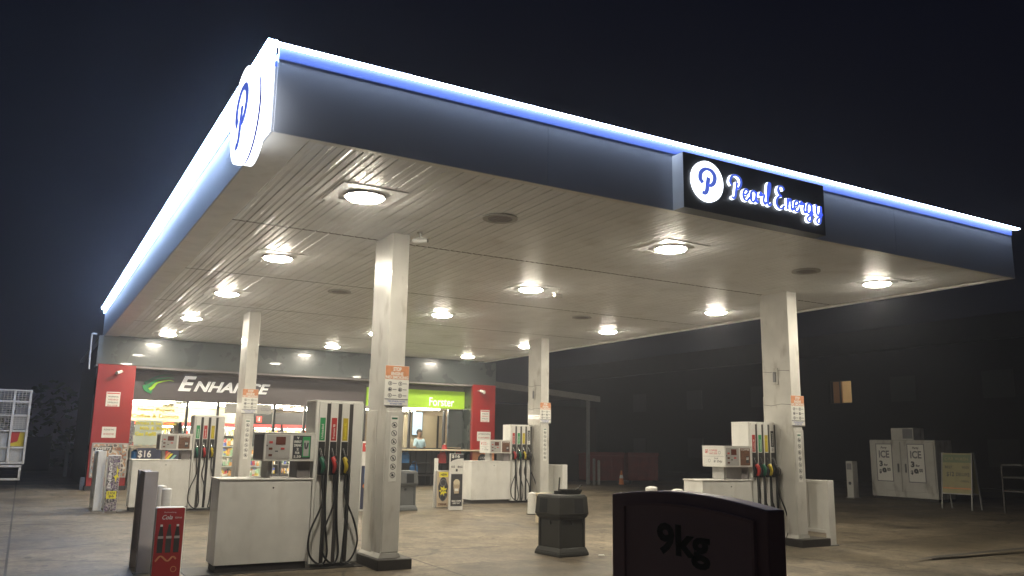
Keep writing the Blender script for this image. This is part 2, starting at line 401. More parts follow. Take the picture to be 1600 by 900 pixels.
mb.box(XL + .002, XL + .38, YF + .002, 27.58, H - .012, H + .03, 'white'); mb.box(XR - .09, XR - .002, YF + .002, 27.58, H - .012, H + .03, 'white'); mb.box(XL + .38, XR - .09, YF + .002, YF + .085, H - .012, H + .03, 'white')
mb.build('edge_trim', can, .004)
mb = MB(); x = XL
cuts = [XL, 5.06, 8.3, 11.55, XR]
for i in range(4): mb.box(cuts[i] + .002, cuts[i + 1] - .002, YF - .02, YF, H - .015, T - .12, 'fascia')
mb.build('front_fascia', can, .003)
mb = MB(); cy = [YF, 12.0, 16.0, 20.0, 24.0, 28.2]
for i in range(5): mb.box(XL - .02, XL, cy[i] + .002, cy[i + 1] - .002, H - .015, T - .14, 'fascia')
mb.build('side_fascia', can, .003)
mb = MB(); mb.box(XR, XR + .02, YF, 28.2, H - .015, T - .04, 'fascia'); mb.build('side_fascia', can)
mb = MB(); mb.box(XL + .01, XR - .01, YF + .01, 28.2, T - .08, T - .04, 'grey'); mb.build('canopy_roof', can)
# light strips: an opal white lip over a blue glowing band
segs = [XL - .02, 4.9, 7.95, 11.0, 13.2, XR + .17]
for i in range(5): mb = MB(); mb.box(segs[i] + .002, segs[i + 1] - .002, YF - .10, YF - .004, T + .002, T + .02, 'led'); mb.build('light_strip', can)
mb = MB(); mb.box(XL, XR, YF - .035, YF + .002, T - .12, T - .002, 'ledblue'); mb.build('blue_band', can)
mb = MB(); mb.box(XL - .13, XL - .03, YF - .10, 28.2, T - .02, T + .03, 'led2'); mb.box(XL - .06, XL - .028, YF - .01, 28.2, T - .13, T - .02, 'led2'); mb.build('light_strip', can)
mb = MB(); mb.box(XL - .025, XL + .002, YF, 28.2, T - .20, T - .14, 'ledblue'); mb.build('blue_band', can)

# ------------------------------------------------------------------ canopy lamps (3 x 5) and blank round fittings
lx = [3.39, 8.365, 13.275]; ly = [9.59, 13.746, 17.815, 22.045, 26.027]
l0 = thing('canopy_light', '', 'ceiling light', (0, 0, 0), 0, 'lamps in the canopy ceiling')
mb = MB()
for (a, b, c, d) in ((-.42, .42, -.42, -.26), (-.42, .42, .26, .42), (-.42, -.26, -.26, .26), (.26, .42, -.26, .26)): mb.box(a, b, c, d, -.010, .002, 'soffit')
fr = mb.build('trim_plate', l0, .003)
mb = MB(); mb.ring((0, 0), .21, .26, -.03, 0, 'greyl', 32); mb.xf(Matrix.Rotation(R(-90), 4, 'X'))
mb.xf(Matrix.Translation((0, 0, -.03))); rg = mb.build('bezel', l0)
mb = MB(); mb.cyl((0, 0, -.062), .15, .02, 'lamp', 28, r1=.215); mb.cyl((0, 0, -.042), .22, .012, 'lamp', 28); df = mb.build('diffuser', l0)
rowsn = ['left', 'middle', 'right']; dep = ['nearest the camera', 'second from the front', 'third from the front', 'fourth from the front', 'farthest, above the shop front']
first = True
for i, x in enumerate(lx):
    for j, y in enumerate(ly):
        o = l0 if first else copy_tree(l0); first = False
        o.location = (x, y, H); o['label'] = 'bright canopy ceiling lamp in the %s row, %s' % (rowsn[i], dep[j])
v0 = thing('ceiling_vent', '', 'vent', (0, 0, 0), 0, 'unlit round fittings in the canopy ceiling')
mb = MB(); mb.ring((0, 0), .17, .24, -.02, 0, 'greyl', 32); mb.xf(Matrix.Rotation(R(-90), 4, 'X')); mb.xf(Matrix.Translation((0, 0, -.02))); mb.build('bezel', v0)
mb = MB()
for k in range(5): mb.box(-.15 + k * .062, -.10 + k * .062, -.15, .15, -.012, -.004, 'grey')
mb.build('grille', v0)
for k, (x, y, s) in enumerate([(5.31, 9.55, 'front left, nearest'), (5.31, 16.27, 'left, behind the nearest column'), (11.3, 16.2, 'right, far'), (11.4, 9.6, 'front right, before the right column')]):
    o = v0 if k == 0 else copy_tree(v0); o.location = (x, y, H - .001); o['label'] = 'unlit round fitting in the canopy ceiling, %s' % s

# ------------------------------------------------------------------ columns
CW, CD = .2625, .70
cx = [4.4013, 12.6333]; cyy = [11.1336, 20.134]
def column(x, y, zt, label, wide):
    z0 = gz(x, y)
    c = thing('canopy_column', label, 'column', (x, y, z0), 0, 'columns that carry the canopy')
    h = zt - z0 + .02
    mb = MB(); mb.box(0, CW, 0, CD, .14, h, 'col'); mb.box(-.012, 0, .30, .70, .16, 2.15, 'col'); mb.build('shaft', c, .012)
    mb = MB(); mb.box(.015, CW + .005, -.018, -.002, .21, 2.13, 'col'); mb.build('cover_panel', c, .008)
    mb = MB(); mb.prism([(-.035, .14), (CW + .035, .14), (CW + .003, .20), (-.003, .20)], 'y', -.035, CD + .03, 'col'); mb.build('base_flashing', c)
    mb = MB(); mb.box(-.10, wide, -.20, CD + .3, -.03, .14, 'kick'); mb.build('plinth', c, .012)
    mb = MB(); mb.box(CW + .002, CW + .05, .25, .33, 1.2, h - .5, 'greyl'); mb.build('conduit', c, .004)
    # strip of round pictograms on the cover
    mb = MB(); mb.box(.075, .19, -.021, -.0185, 1.16, 2.07, 'paper'); st = mb.build('pictogram_strip', c)
    mb = MB(); mb.box(.09, .175, -.0235, -.0215, 2.02, 2.045, 'greend')
    for k in range(7):
        cz = 1.94 - k * .115
        mb.ring((.1325, cz), .034, .041, -.0235, -.0215, 'ink', 20)
        if k % 3 == 0: mb.box(.115, .150, -.0235, -.0215, cz - .018, cz + .004, 'ink'); mb.prism([(.115, cz), (.1325, cz + .022), (.15, cz)], 'y', -.0235, -.0215, 'ink')
        elif k % 3 == 1: mb.cyl((.1325, -.0235, cz), .013, .002, 'greyink', 10, 'y'); mb.box(.128, .137, -.0235, -.0215, cz - .025, cz, 'greyink')
        else: mb.prism([(.112, cz - .02), (.13, cz + .022), (.152, cz - .012)], 'y', -.0235, -.0215, 'ink')
        mb.prism([(.105, cz + .022), (.11, cz + .028), (.16, cz - .022), (.155, cz - .028)], 'y', -.0245, -.0236, 'ink')
    mb.build('pictograms', st)
    return c
where = {(0, 0): 'square cream canopy column beside the nearest fuel pump', (0, 1): 'square cream canopy column behind the nearest fuel pump, before the shop windows',
         (1, 0): 'scuffed cream canopy column at the right pump, beside the white barrier', (1, 1): 'square cream canopy column behind the black square bin'}
for i in range(2):
    for j in range(2):
        c = column(cx[i], cyy[j], H, where[i, j], .40 if i == 0 else .66)
        if i == 1:   # power box on the wide face of the right-hand columns
            mb = MB(); mb.box(-.02, -.001, .30, .44, 3.0 if j == 0 else 2.85, 3.32 if j == 0 else 3.2, 'col'); mb.box(-.035, -.02, .34, .41, 3.05 if j == 0 else 2.9, 3.25 if j == 0 else 3.12, 'greyink'); mb.build('power_box', c, .004)
            mb = MB(); mb.box(-.05, -.013, .42, .66, .16, 2.05, 'col'); mb.build('side_cover', c, .006)
            mb = MB()
            for zc in (2.6, 3.25): mb.add([(-.0025, .02, zc), (-.0025, .25, zc + .02), (-.0025, .5, zc - .01), (-.0025, .69, zc + .015), (-.0025, .69, zc + .021), (-.0025, .5, zc - .002), (-.0025, .25, zc + .027), (-.0025, .02, zc + .008)], [(0, 1, 6, 7), (1, 2, 5, 6), (2, 3, 4, 5)], 'gap')
            mb.build('crack', c)
def stop_sign(x, y, z, label, back=False):
    s = thing('warning_sign', label, 'sign', (x, y, z), R(180) if back else 0, 'stop engine signs on the columns')
    mb = MB(); mb.box(0, .365, -.006, 0, 0, .58, 'paper'); mb.build('sign_plate', s, .002)
    mb = MB(); mb.box(.004, .361, -.008, -.0062, .385, .576, 'orangel'); hd = mb.build('sign_header', s)
    mb = MB(); put_text(mb, 'STOP', .12, .245, .50, .56, -.0095, 'paper', .04); put_text(mb, 'ENGINE', .09, .275, .44, .49, -.0095, 'paper', .04); put_text(mb, 'NO SMOKING', .012, .353, .39, .435, -.0095, 'paper', .04)
    mb.build('lettering', hd)
    mb = MB()
    for r in range(3):
        for c in range(2):
            X, Z = .05 + c * .155, .325 - r * .085
            mb.ring((X + .03, Z), .022, .029, -.008, -.0062, 'ink', 16)
            mb.box(X + .024, X + .036, -.008, -.0062, Z - .014, Z + .014, 'ink'); mb.box(X + .07, X + .13, -.008, -.0062, Z - .004, Z + .006, 'greyink')
            if r == 1: mb.prism([(X + .01, Z - .02), (X + .02, Z + .02), (X + .05, Z - .01)], 'y', -.0082, -.008, 'ink')
    mb.box(.004, .361, -.008, -.0062, .095, .108, 'greyink'); mb.box(.004, .361, -.008, -.0062, .004, .018, 'greyink')
    put_text(mb, 'TURN OFF MOBILE PHONES', .05, .315, .062, .085, -.008, 'blue', .01); put_text(mb, 'NO NAKED FLAMES', .09, .275, .028, .052, -.008, 'blue', .01)
    mb.build('sign_print', s)
    return s
for i in range(2):
    for j in range(2):
        x, y, z = cx[i], cyy[j], gz(cx[i], cyy[j]) + 2.20
        stop_sign(x - .035, y - .005, z, 'orange and white stop engine sign on the %s column, front face' % [['nearest', 'second left'], ['right', 'centre far']][i][j])
        stop_sign(x + CW + .10, y + CD + .005, z, 'back-facing stop engine sign seen edge-on behind the %s column' % [['nearest', 'second left'], ['right', 'centre far']][i][j], True)

# security cameras by the lamps and on the nearest column
def cctv(x, y, z, rz, label):
    c = thing('security_camera', label, 'camera', (x, y, z), rz, 'security cameras')
    mb = MB(); mb.cyl((0, 0, -.10), .012, .10, 'greyl', 8); mb.cyl((0, 0, -.012), .04, .012, 'greyl', 12); mb.build('bracket', c)
    mb = MB(); mb.cyl((-.12, 0, -.13), .038, .22, 'white2', 14, 'x'); mb.box(-.16, .08, -.045, .045, -.094, -.086, 'white2'); b = mb.build('camera_body', c)
    mb = MB(); mb.cyl((-.126, 0, -.13), .028, .006, 'black', 12, 'x'); mb.build('lens', b)
cctv(4.72, 10.9, H, R(140), 'small white security camera under the ceiling beside the nearest column')
cctv(8.85, 13.5, H, R(20), 'small white security camera by the middle ceiling lamp')

# ------------------------------------------------------------------ fascia signs
fs = thing('fascia_sign', 'dark blue sign box with white disc and glowing blue script lettering on the front fascia', 'sign', (6.99, YF - .02, 4.71))
mb = MB(); mb.box(0, 2.66, -.215, 0, 0, .745, 'signdark'); mb.box(-.004, 0, -.21, -.002, 0, .74, 'white'); mb.build('sign_box', fs, .004)  # white left side paints in the light of the edge strip
dx, dz = .385, .40
mb = MB(); mb.cyl((dx, -.245, dz), .275, .03, 'wlit', 48, 'y'); disc = mb.build('lit_disc', fs)
def script_P(mb, ox, oz, s, y0, y1, m, wd):
    T_ = lambda pts: [(ox + a * s, oz + b * s) for a, b in pts]
    stroke(mb, T_([(.30, .62), (.24, .35), (.20, .12), (.10, .0), (-.02, .02)]), wd, y0, y1, m)
    stroke(mb, T_([(.02, .38), (-.10, .52), (-.06, .76), (.16, .92), (.44, .90), (.60, .72), (.56, .48), (.40, .34), (.22, .34)]), wd, y0, y1 + .001, m)
mb = MB(); script_P(mb, dx - .095, dz - .17, .36, -.252, -.2455, 'bluelit', .055); mb.build('letter', disc)
STR = {
 'P': [[(.30, .66), (.24, .35), (.18, .08), (.08, -.02), (-.02, .03)], [(.0, .50), (-.08, .64), (.02, .86), (.24, .94), (.46, .86), (.52, .66), (.42, .46), (.24, .38)]],
 'e': [[(.02, .22), (.18, .26), (.28, .36), (.20, .46), (.06, .38), (.0, .18), (.08, .02), (.22, .02), (.36, .16)]],
 'a': [[(.32, .38), (.18, .46), (.03, .34), (.02, .10), (.14, .0), (.28, .14), (.34, .42)], [(.34, .44), (.31, .16), (.36, .02), (.46, .10)]],
 'r': [[(.0, .30), (.10, .46), (.10, .34), (.28, .40), (.24, .16), (.30, .02), (.42, .12)]],
 'l': [[(.02, .20), (.20, .60), (.24, .92), (.14, .88), (.08, .50), (.07, .16), (.14, .0), (.28, .10)]],
 'E': [[(.46, .78), (.36, .92), (.16, .88), (.10, .68), (.22, .52), (.32, .50)], [(.28, .52), (.08, .42), (-.02, .20), (.08, .02), (.28, -.02), (.46, .14)]],
 'n': [[(.0, .44), (.05, .40), (.04, .0)], [(.05, .20), (.14, .42), (.24, .44), (.26, .16), (.30, .02), (.40, .10)]],
 'g': [[(.30, .38), (.16, .46), (.03, .34), (.02, .10), (.14, .02), (.28, .16), (.32, .42)], [(.32, .44), (.30, .0), (.22, -.28), (.08, -.30), (.04, -.18), (.20, -.04), (.42, .12)]],
 'y': [[(.0, .40), (.04, .44), (.04, .12), (.14, .02), (.26, .16), (.32, .44)], [(.32, .44), (.30, .0), (.22, -.28), (.08, -.30), (.04, -.18), (.20, -.04), (.42, .12)]]}
word = [('P', 0, .56), ('e', .52, .36), ('a', .86, .42), ('r', 1.28, .36), ('l', 1.62, .34), ('E', 2.12, .52), ('n', 2.62, .36), ('e', 2.98, .34), ('r', 3.28, .36), ('g', 3.62, .38), ('y', 4.10, .40)]
for ch, ox, _ in word:
    sc = .385; mb = MB(); mw = MB()
    for st in STR[ch]:
        pts = [(.80 + (ox * 1.03 + a * .86) * sc, .25 + b * .34) for a, b in st]
        stroke(mb, pts, .036, -.256, -.216, 'wlit'); stroke(mw, pts, .034, -.259, -.2565, 'bluec')
    lo = mb.build('letter', fs); mw.build('letter_face', lo)

# round logo box on the left fascia
ls = thing('round_logo_sign', 'overexposed round white logo box with blue P on the left fascia corner', 'sign', (XL - .02, 8.24, 4.92))
mb = MB(); mb.cyl((-.24, 0, 0), .50, .06, 'wlit2', 56, 'x'); dsk = mb.build('lit_disc', ls)
mb = MB(); mb.cyl((-.179, 0, 0), .488, .018, 'blue', 56, 'x'); mb.build('rim_gap', ls)
mb = MB(); mb.cyl((-.16, 0, 0), .49, .075, 'wlit2', 56, 'x'); mb.build('back_box', ls)
mb = MB(); mb.box(-.085, -.002, -.24, .75, -.19, .55, 'wlit2'); mb.build('lit_backing', ls)
mb = MB(); script_P(mb, -.15, -.30, .63, 0, .006, 'bluelit', .09)
mb.xf(Matrix.Translation((-.248, 0, 0)) @ Matrix.Rotation(R(-90), 4, 'Z')); mb.build('letter', dsk)

# ================================================================== THE SHOP
SZ = .19
shop = thing('shop', 'petrol station shop with grey sign band, red end pillars and lit windows', 'shop', (0, 27.6, SZ))
def sb(*a): return (a[0], a[1], a[2] - 27.6, a[3] - 27.6, a[4] - SZ, a[5] - SZ)
mb = MB(); mb.box(*sb(1.68, 15.30, 27.6, 27.63, 3.87, 4.72), 'band')
for k in range(1, 5): pass
mb.box(*sb(1.68, 15.30, 27.64, 37, 4.60, 4.70), 'grey'); mb.build('grey_fascia', shop)
mb = MB(); mb.box(*sb(1.68, 15.30, 27.63, 28.5, 3.80, 3.86), 'grey'); mb.build('eave_soffit', shop)
for x0, x1 in ((1.74, 2.78), (14.32, 15.28)):
    mb = MB(); mb.box(*sb(x0, x1, 27.58, 27.72, SZ + .12, 3.865), 'redwall'); mb.box(*sb(x0 + .01, x1 - .01, 27.722, 28.5, SZ + .12, 3.865), 'band'); p = mb.build('red_pillar', shop, .01)
    mb = MB(); mb.box(*sb(x0 - .03, x1 + .03, 27.55, 28.5, SZ - .1, SZ + .12), 'kick'); mb.build('pillar_base', p)
# side return of the canopy band at the left with white down pipe
mb = MB(); mb.tube([(1.62, .0, 4.55), (1.50, 0, 4.55), (1.48, 0, 4.40), (1.50, 0, 3.5)], .025, 'greyl', 8); mb.build('downpipe', shop)
# sign box
mb = MB(); mb.box(*sb(2.78, 10.42, 28.3, 28.5, 2.88, 3.70), 'shopsign'); sg = mb.build('sign_panel', shop, .004)
mb = MB(); mb.box(*sb(10.43, 14.32, 28.25, 28.5, 2.97, 3.62), 'lime'); sg2 = mb.build('sign_panel', shop, .004)
mb = MB(); mb.box(*sb(2.78, 14.32, 28.32, 28.5, 3.62, 3.80), 'grey'); mb.build('sign_head', shop)
Y_ = 28.3 - 27.6
mb = MB(); put_text(mb, 'E', 4.12, 4.66, 3.20 - SZ, 3.68 - SZ, Y_ - .05, 'signwhite', .03, .32, thick=.045); put_text(mb, 'NHANCE', 4.60, 7.02, 3.20 - SZ, 3.54 - SZ, Y_ - .05, 'signwhite', .03, .32, thick=.045); mb.build('lettering', sg)
mb = MB()
for k, (dz_, m_) in enumerate(((0, 'greend'), (-.10, 'green'), (-.20, 'lime'))):
    pts = [(3.14 + k * .07, 3.38 + dz_ * .9), (3.24 + k * .07, 3.46 + dz_ * .9), (3.5, 3.62 + dz_), (3.82, 3.69 + dz_ * .9), (3.98, 3.67 + dz_ * .9)]
    stroke(mb, [(a, b - SZ) for a, b in pts], .085, Y_ - .05, Y_ - .01 + k * .001, m_, wfun=lambda t: 1.2 - 1.1 * t)
stroke(mb, [(3.14, 3.34 - SZ), (3.2, 3.2 - SZ), (3.36, 3.12 - SZ)], .12, Y_ - .05, Y_ - .01, 'green')
mb.build('leaf_logo', sg)
mb = MB(); put_text(mb, 'Forster', 12.86, 13.88, 3.05 - SZ, 3.36 - SZ, 28.25 - 27.6 - .008, 'backlit', .006); mb.build('lettering', sg2)
# facade: sill wall, mullions, glass
MB().box(*sb(2.78, 5.45, 28.42, 28.5, SZ, 1.42), 'beige').build('sill_wall', shop); MB().box(*sb(8.45, 14.32, 28.42, 28.5, SZ, 1.52), 'brown').build('sill_wall', shop)
for x in (4.47, 5.42, 7.25, 8.28, 10.43, 12.17, 13.57):
    mb = MB(); mb.box(*sb(x - .035, x + .035, 28.36, 28.5, 1.42 if x < 5 or x > 9 else SZ, 2.90), 'black'); mb.build('mullion', shop)
mb = MB(); mb.box(*sb(13.72, 14.32, 28.37, 28.46, 1.55, 2.95), 'band'); mb.build('side_panel', shop)
wins = [(2.80, 4.43), (4.51, 5.38), (8.32, 10.39), (10.47, 12.13), (12.21, 13.53)]
for x0, x1 in wins:
    mb = MB(); mb.box(*sb(x0, x1, 28.43, 28.436, 1.45, 2.88), 'glass'); mb.build('window_glass', shop)
mb = MB(); mb.box(*sb(5.46, 7.21, 28.43, 28.436, SZ, 2.60), 'glass'); mb.build('door_glass', shop)
# interior
mb = MB(); mb.box(*sb(2.4, 14.6, 28.5, 36.2, 2.98, 3.05), 'ceil'); mb.build('shop_ceiling', shop)
mb = MB(); mb.box(*sb(2.4, 14.6, 36.2, 36.3, .2, 3.0), 'beige'); mb.box(*sb(2.4, 2.5, 28.5, 36.2, .2, 3.0), 'beige'); mb.box(*sb(14.5, 14.6, 28.5, 36.2, .2, 3.0), 'beige'); mb.build('inner_wall', shop)
mb = MB(); mb.box(*sb(2.4, 14.6, 28.5, 36.2, .195, .21), 'greyl'); mb.build('shop_floor', shop)
for y in (29.6, 31.2, 32.8, 34.4):
    for x0 in (3.0, 5.0, 7.0, 9.2):
        mb = MB(); mb.box(*sb(x0, x0 + 1.5, y, y + .14, 2.93, 2.972), 'tube'); mb.build('ceiling_tube', shop)
for y in (28.9, 31.2):  # extra tubes added to brighten the panels behind the right window
    mb = MB(); mb.box(*sb(11.2, 13.6, y, y + .14, 2.93, 2.972), 'tube'); mb.build('ceiling_tube', shop)
MB().box(*sb(7.7, 10.5, 35.1, 35.2, 2.35, 2.85), 'black').build('fridge_bulkhead', shop); MB().box(*sb(2.5, 7.68, 35.1, 35.2, 2.35, 2.97), 'cream').build('fridge_bulkhead', shop)
mb = MB(); mb.box(*sb(12.6, 14.5, 29.9, 30.0, .35, 2.75), 'beige'); mb.box(*sb(13.98, 14.04, 29.86, 29.9, .35, 2.75), 'black'); mb.build('office_partition', shop)
mb = MB(); mb.box(*sb(14.62, 15.27, 28.52, 37, 0, 4.6), 'brown'); mb.box(*sb(1.78, 2.4, 28.52, 37, 0, 4.6), 'brown'); mb.box(*sb(2.4, 13.3, 36.4, 36.5, 0, 4.6), 'brown'); mb.build('outer_wall', shop)
# window print: yellow newspaper lettering and poster
mb = MB(); Yg = 28.425 - 27.6
for (s, x0, x1, z0, z1, m_) in (('Automotive Mart', 3.25, 4.0, 2.70, 2.80, 'yellow'), ('News Papers', 3.02, 4.1, 2.52, 2.64, 'yellow'), ('Coffee & Donuts', 2.86, 4.25, 2.33, 2.45, 'yellow'),
                              ('Drinks & Ice Cream', 3.0, 4.2, 2.12, 2.22, 'yel2'), ('Milk & Bread', 3.14, 4.0, 1.96, 2.06, 'yel2'), ('Gas Refill', 3.02, 3.62, 1.78, 1.90, 'yel2')):
    mb = MB(); put_text(mb, s, x0, x1, z0 - SZ, z1 - SZ, Yg, m_, .03); mb.build('window_lettering', shop)
tag(MB().box(3.0, 3.80, 28.45, 28.46, 1.5, 2.26, 'paper').build('window_poster'), 'pale poster standing inside the left shop window under yellow lettering', 'poster')
tag(MB().box(2.82, 2.97, 28.45, 28.46, 1.5, 2.24, 'drinkprint').build('window_poster'), 'narrow black and white poster at the left edge of the shop window', 'poster')
# fridges: header, door glass and stock
fx = [2.6, 4.0, 5.4, 6.8, 8.2, 9.4]
for k, x in enumerate(fx):
    f = thing('drinks_fridge', ['drinks fridge at the left end of the shop back wall', 'second drinks fridge from the left in the shop', 'third drinks fridge from the left in the shop', 'drinks fridge third from the right in the shop', 'drinks fridge second from the right in the shop', 'drinks fridge at the right end of the shop back wall'][k], 'fridge', (x, 35.3, .21), 0, 'drinks fridges along the shop back wall')
    mb = MB(); mb.box(0, 1.15, 0, .7, 0, .12, 'black'); mb.box(0, .05, 0, .7, .12, 2.0, 'black'); mb.box(1.10, 1.15, 0, .7, .12, 2.0, 'black'); mb.box(0, 1.15, .1, .7, 2.0, 2.3, 'black'); mb.box(.05, 1.1, .6, .65, .12, 2.0, 'ceil')
    mb.build('cabinet', f)
    mb = MB(); mb.box(.02, 1.13, .06, .098, 2.02, 2.28, 'pink'); mb.build('header_light', f)
    mb = MB(); mb.box(.06, 1.09, .08, .12, 1.94, 1.98, 'tube'); mb.build('inner_light', f)
    for z in (.5, .9, 1.3, 1.65): MB().box(.05, 1.1, .1, .6, z, z + .02, 'greyl').build('shelf', f)
    mb = MB()
    for z in (.14, .52, .92, 1.32, 1.67):
        for i in range(8): mb.cyl((.12 + i * .125, .2, z), .045, .22, 'stock', 8)
    o = mb.build('bottle_stock', f); o['kind'] = 'stuff'
# shop shelving (gondolas)
for k, (x, y, ln, h) in enumerate([(3.0, 31.0, 2.2, 1.45), (6.2, 32.5, 1.8, 1.5), (8.6, 30.6, 1.6, 1.75), (3.2, 33.2, 2.4, 1.6)]):
    f = thing('shop_shelf', ['shop shelf unit of packets behind the left window', 'shop shelf unit seen through the glass door', 'tall shop shelf behind the second canopy column', 'farther shop shelf behind the left window'][k], 'shelf', (x, y, .21), 0, 'shelf units inside the shop')
    mb = MB(); mb.box(0, ln, .2, .26, 0, h, 'white2'); mb.box(0, .03, 0, .5, 0, h, 'white2'); mb.box(ln - .03, ln, 0, .5, 0, h, 'white2'); mb.build('frame', f)
    n = int(h / .36)
    for i in range(n): MB().box(.03, ln - .03, 0, .2, .15 + i * .36, .17 + i * .36, 'white2').build('shelf', f)
    mb = MB()
    for i in range(n):
        xx = .05
        while xx < ln - .14: ww = random.uniform(.07, .13); hh = random.uniform(.16, .28); mb.box(xx, xx + ww - .01, .03, .18, .175 + i * .36, .175 + i * .36 + hh, 'stock'); xx += ww
    mb.build('stock_packets', f)['kind'] = 'stuff'
tag(MB().box(8.2, 8.42, 34.9, 34.92, 2.42, 2.66, 'redink').box(8.29, 8.33, 34.895, 34.9, 2.47, 2.61, 'paper').build('fire_sign'), 'small red fire extinguisher sign on the dark bulkhead in the shop', 'sign')
ac = thing('door_cover', 'grey box over the shop door, partly behind the second column', 'cover', (5.6, 28.1, 2.55)); 
MB().box(0, 1.45, -.12, .16, 0, .30, 'greyl').build('casing', ac, .01); mb = MB(); put_text(mb, 'COLD', 1.1, 1.38, .10, .20, -.123, 'greyink', .01); mb.build('lettering', ac)
# menu screen, counter man
scn = thing('menu_screen', 'upright glowing pale blue screen behind the counter man', 'screen', (12.90, 29.80, 2.0)); MB().box(-.02, .42, 0, .05, -.02, .88, 'black').build('screen_frame', scn); MB().box(0, .40, -.006, -.001, 0, .86, 'screen').build('screen_panel', scn)
# person seen through the right-hand window
def person():
    root = thing('person', 'dark-haired person in a pale blue shirt behind the right shop window', 'person', (12.98, 29.30, .36), R(200))
    J = {'pel': (0, 0, .95, .15), 'w': (0, .01, 1.12, .135), 'ch': (0, 0, 1.36, .165), 'nk': (0, -.01, 1.52, .062), 'hd0': (0, .01, 1.62, .08), 'hd': (0, .015, 1.72, .095), 'hd2': (0, .01, 1.80, .07),
         'sl': (.19, 0, 1.44, .07), 'el': (.27, .04, 1.17, .05), 'wl': (.22, .26, 1.05, .034), 'hl': (.20, .34, 1.05, .036), 'sr': (-.19, 0, 1.44, .07), 'er': (-.28, .03, 1.17, .05), 'wr': (-.21, .24, 1.08, .034), 'hr': (-.18, .32, 1.09, .036),
         'kl': (.10, .02, .50, .075), 'al': (.11, 0, .10, .05), 'fl': (.12, .14, .04, .045), 'kr': (-.10, .02, .50, .075), 'ar': (-.11, 0, .10, .05), 'fr': (-.12, .14, .04, .045), 'hpl': (.10, 0, .88, .11), 'hpr': (-.10, 0, .88, .11)}
    E_ = [('pel', 'w'), ('w', 'ch'), ('ch', 'nk'), ('nk', 'hd0'), ('hd0', 'hd'), ('hd', 'hd2'), ('ch', 'sl'), ('sl', 'el'), ('el', 'wl'), ('wl', 'hl'), ('ch', 'sr'), ('sr', 'er'), ('er', 'wr'), ('wr', 'hr'), ('pel', 'hpl'), ('hpl', 'kl'), ('kl', 'al'), ('al', 'fl'), ('pel', 'hpr'), ('hpr', 'kr'), ('kr', 'ar'), ('ar', 'fr')]
    def skin(names, edges, name, m, grow=0.):
        ks = [k for k in J if k in names]; me = bpy.data.meshes.new(name); me.from_pydata([J[k][:3] for k in ks], [(ks.index(a), ks.index(b)) for a, b in edges if a in ks and b in ks], [])
        o = bpy.data.objects.new(name, me); COL.objects.link(o); o.parent = root; me.materials.append(m)
        sk = o.modifiers.new('skin', 'SKIN'); sk.use_smooth_shade = True
        for v, k in zip(me.skin_vertices[0].data, ks): v.radius = (J[k][3] + grow,) * 2
        me.skin_vertices[0].data[0].use_root = True
        o.modifiers.new('sub', 'SUBSURF').levels = 1; o.modifiers['sub'].render_levels = 2
        return o
    M['skin'] = mat('skin', (.30, .17, .11), .5); M['shirt'] = mat('pale_blue_shirt', (.42, .55, .66), .7); M['trouser'] = mat('dark_trousers', (.03, .03, .04), .8); M['hair'] = mat('dark_hair', (.012, .01, .009), .6)
    skin(set(J), E_, 'body', M['skin'])
    skin({'pel', 'w', 'ch', 'sl', 'el', 'sr', 'er'}, E_, 'shirt', M['shirt'], .014)
    skin({'pel', 'hpl', 'kl', 'al', 'hpr', 'kr', 'ar'}, E_, 'trousers', M['trouser'], .012)
    mb = MB(); mb.sphere((0, -.012, 1.745), .108, 'hair', 16, 1.02, True); mb.sphere((0, -.035, 1.72), .098, 'hair', 14, 1.0); mb.build('hair', root)
person()
# right ledge counter under the window with the rack below
rk = thing('display_rack', 'dark metal rack with a cream ledge under the right shop window', 'rack', (11.2, 27.85, SZ))
MB().box(0, 3.55, -.50, .5, 1.235, 1.29, 'cream').build('ledge', rk, .008)
for z in (.35, .77): MB().box(0, 3.3, -.05, .45, z, z + .025, 'gap').build('shelf', rk)
for x in (.02, 1.0, 1.62, 2.25, 3.26):
    for y in (-.05, .42): MB().box(x, x + .03, y, y + .03, 0, 1.235, 'gap').build('upright', rk)
MB().box(0, 3.3, .45, .465, .44, 1.23, 'bin2').build('back_panel', rk)
def jug(x, y, z, m, label, sc=1.25):
    j = thing('fuel_jug', label, 'jug', (x, y, z), random.uniform(-.3, .3), 'jugs on the outdoor rack')
    mb = MB(); mb.box(-.12 * sc, .12 * sc, -.08, .08, 0, .24 * sc, m); mb.prism([(-.12 * sc, .24 * sc), (.12 * sc, .24 * sc), (.07 * sc, .31 * sc), (-.05 * sc, .31 * sc)], 'y', -.07, .07, m); mb.build('container', j, .015)
    mb = MB(); mb.tube([(-.04 * sc, 0, .30 * sc), (-.02 * sc, 0, .37 * sc), (.06 * sc, 0, .37 * sc), (.09 * sc, 0, .27 * sc)], .014, m, 8); mb.build('handle', j)
    mb = MB(); mb.cyl((-.09 * sc, 0, .25 * sc), .025, .09, 'paper' if m == 'red' else 'black', 10); mb.build('cap', j)
zS = SZ + .795
for (x, z, m_, l_) in ((11.42, zS, 'red', 'red fuel jug on the upper rack shelf, next to the near column'), (11.85, zS, 'bgas', 'blue jug on the upper rack shelf beside the red fuel jug'), (13.95, zS, 'red', 'red fuel jug on the upper rack shelf, right end behind the white pump cabinet'), (12.2, SZ + .376, 'bgas', 'blue jug on the lower rack shelf'), (13.3, zS, 'redink', 'dark red jug on the upper rack shelf, in the middle')):
    jug(x, 27.95, z, m_, l_)
tag(MB().cyl((13.42, 28.0, SZ + 1.295), .11, .16, 'red', 14, r1=.07).cyl((13.42, 28.0, SZ + 1.455), .03, .05, 'paper', 10).build('sauce_tub'), 'red tub standing on the cream ledge under the right window', 'tub')
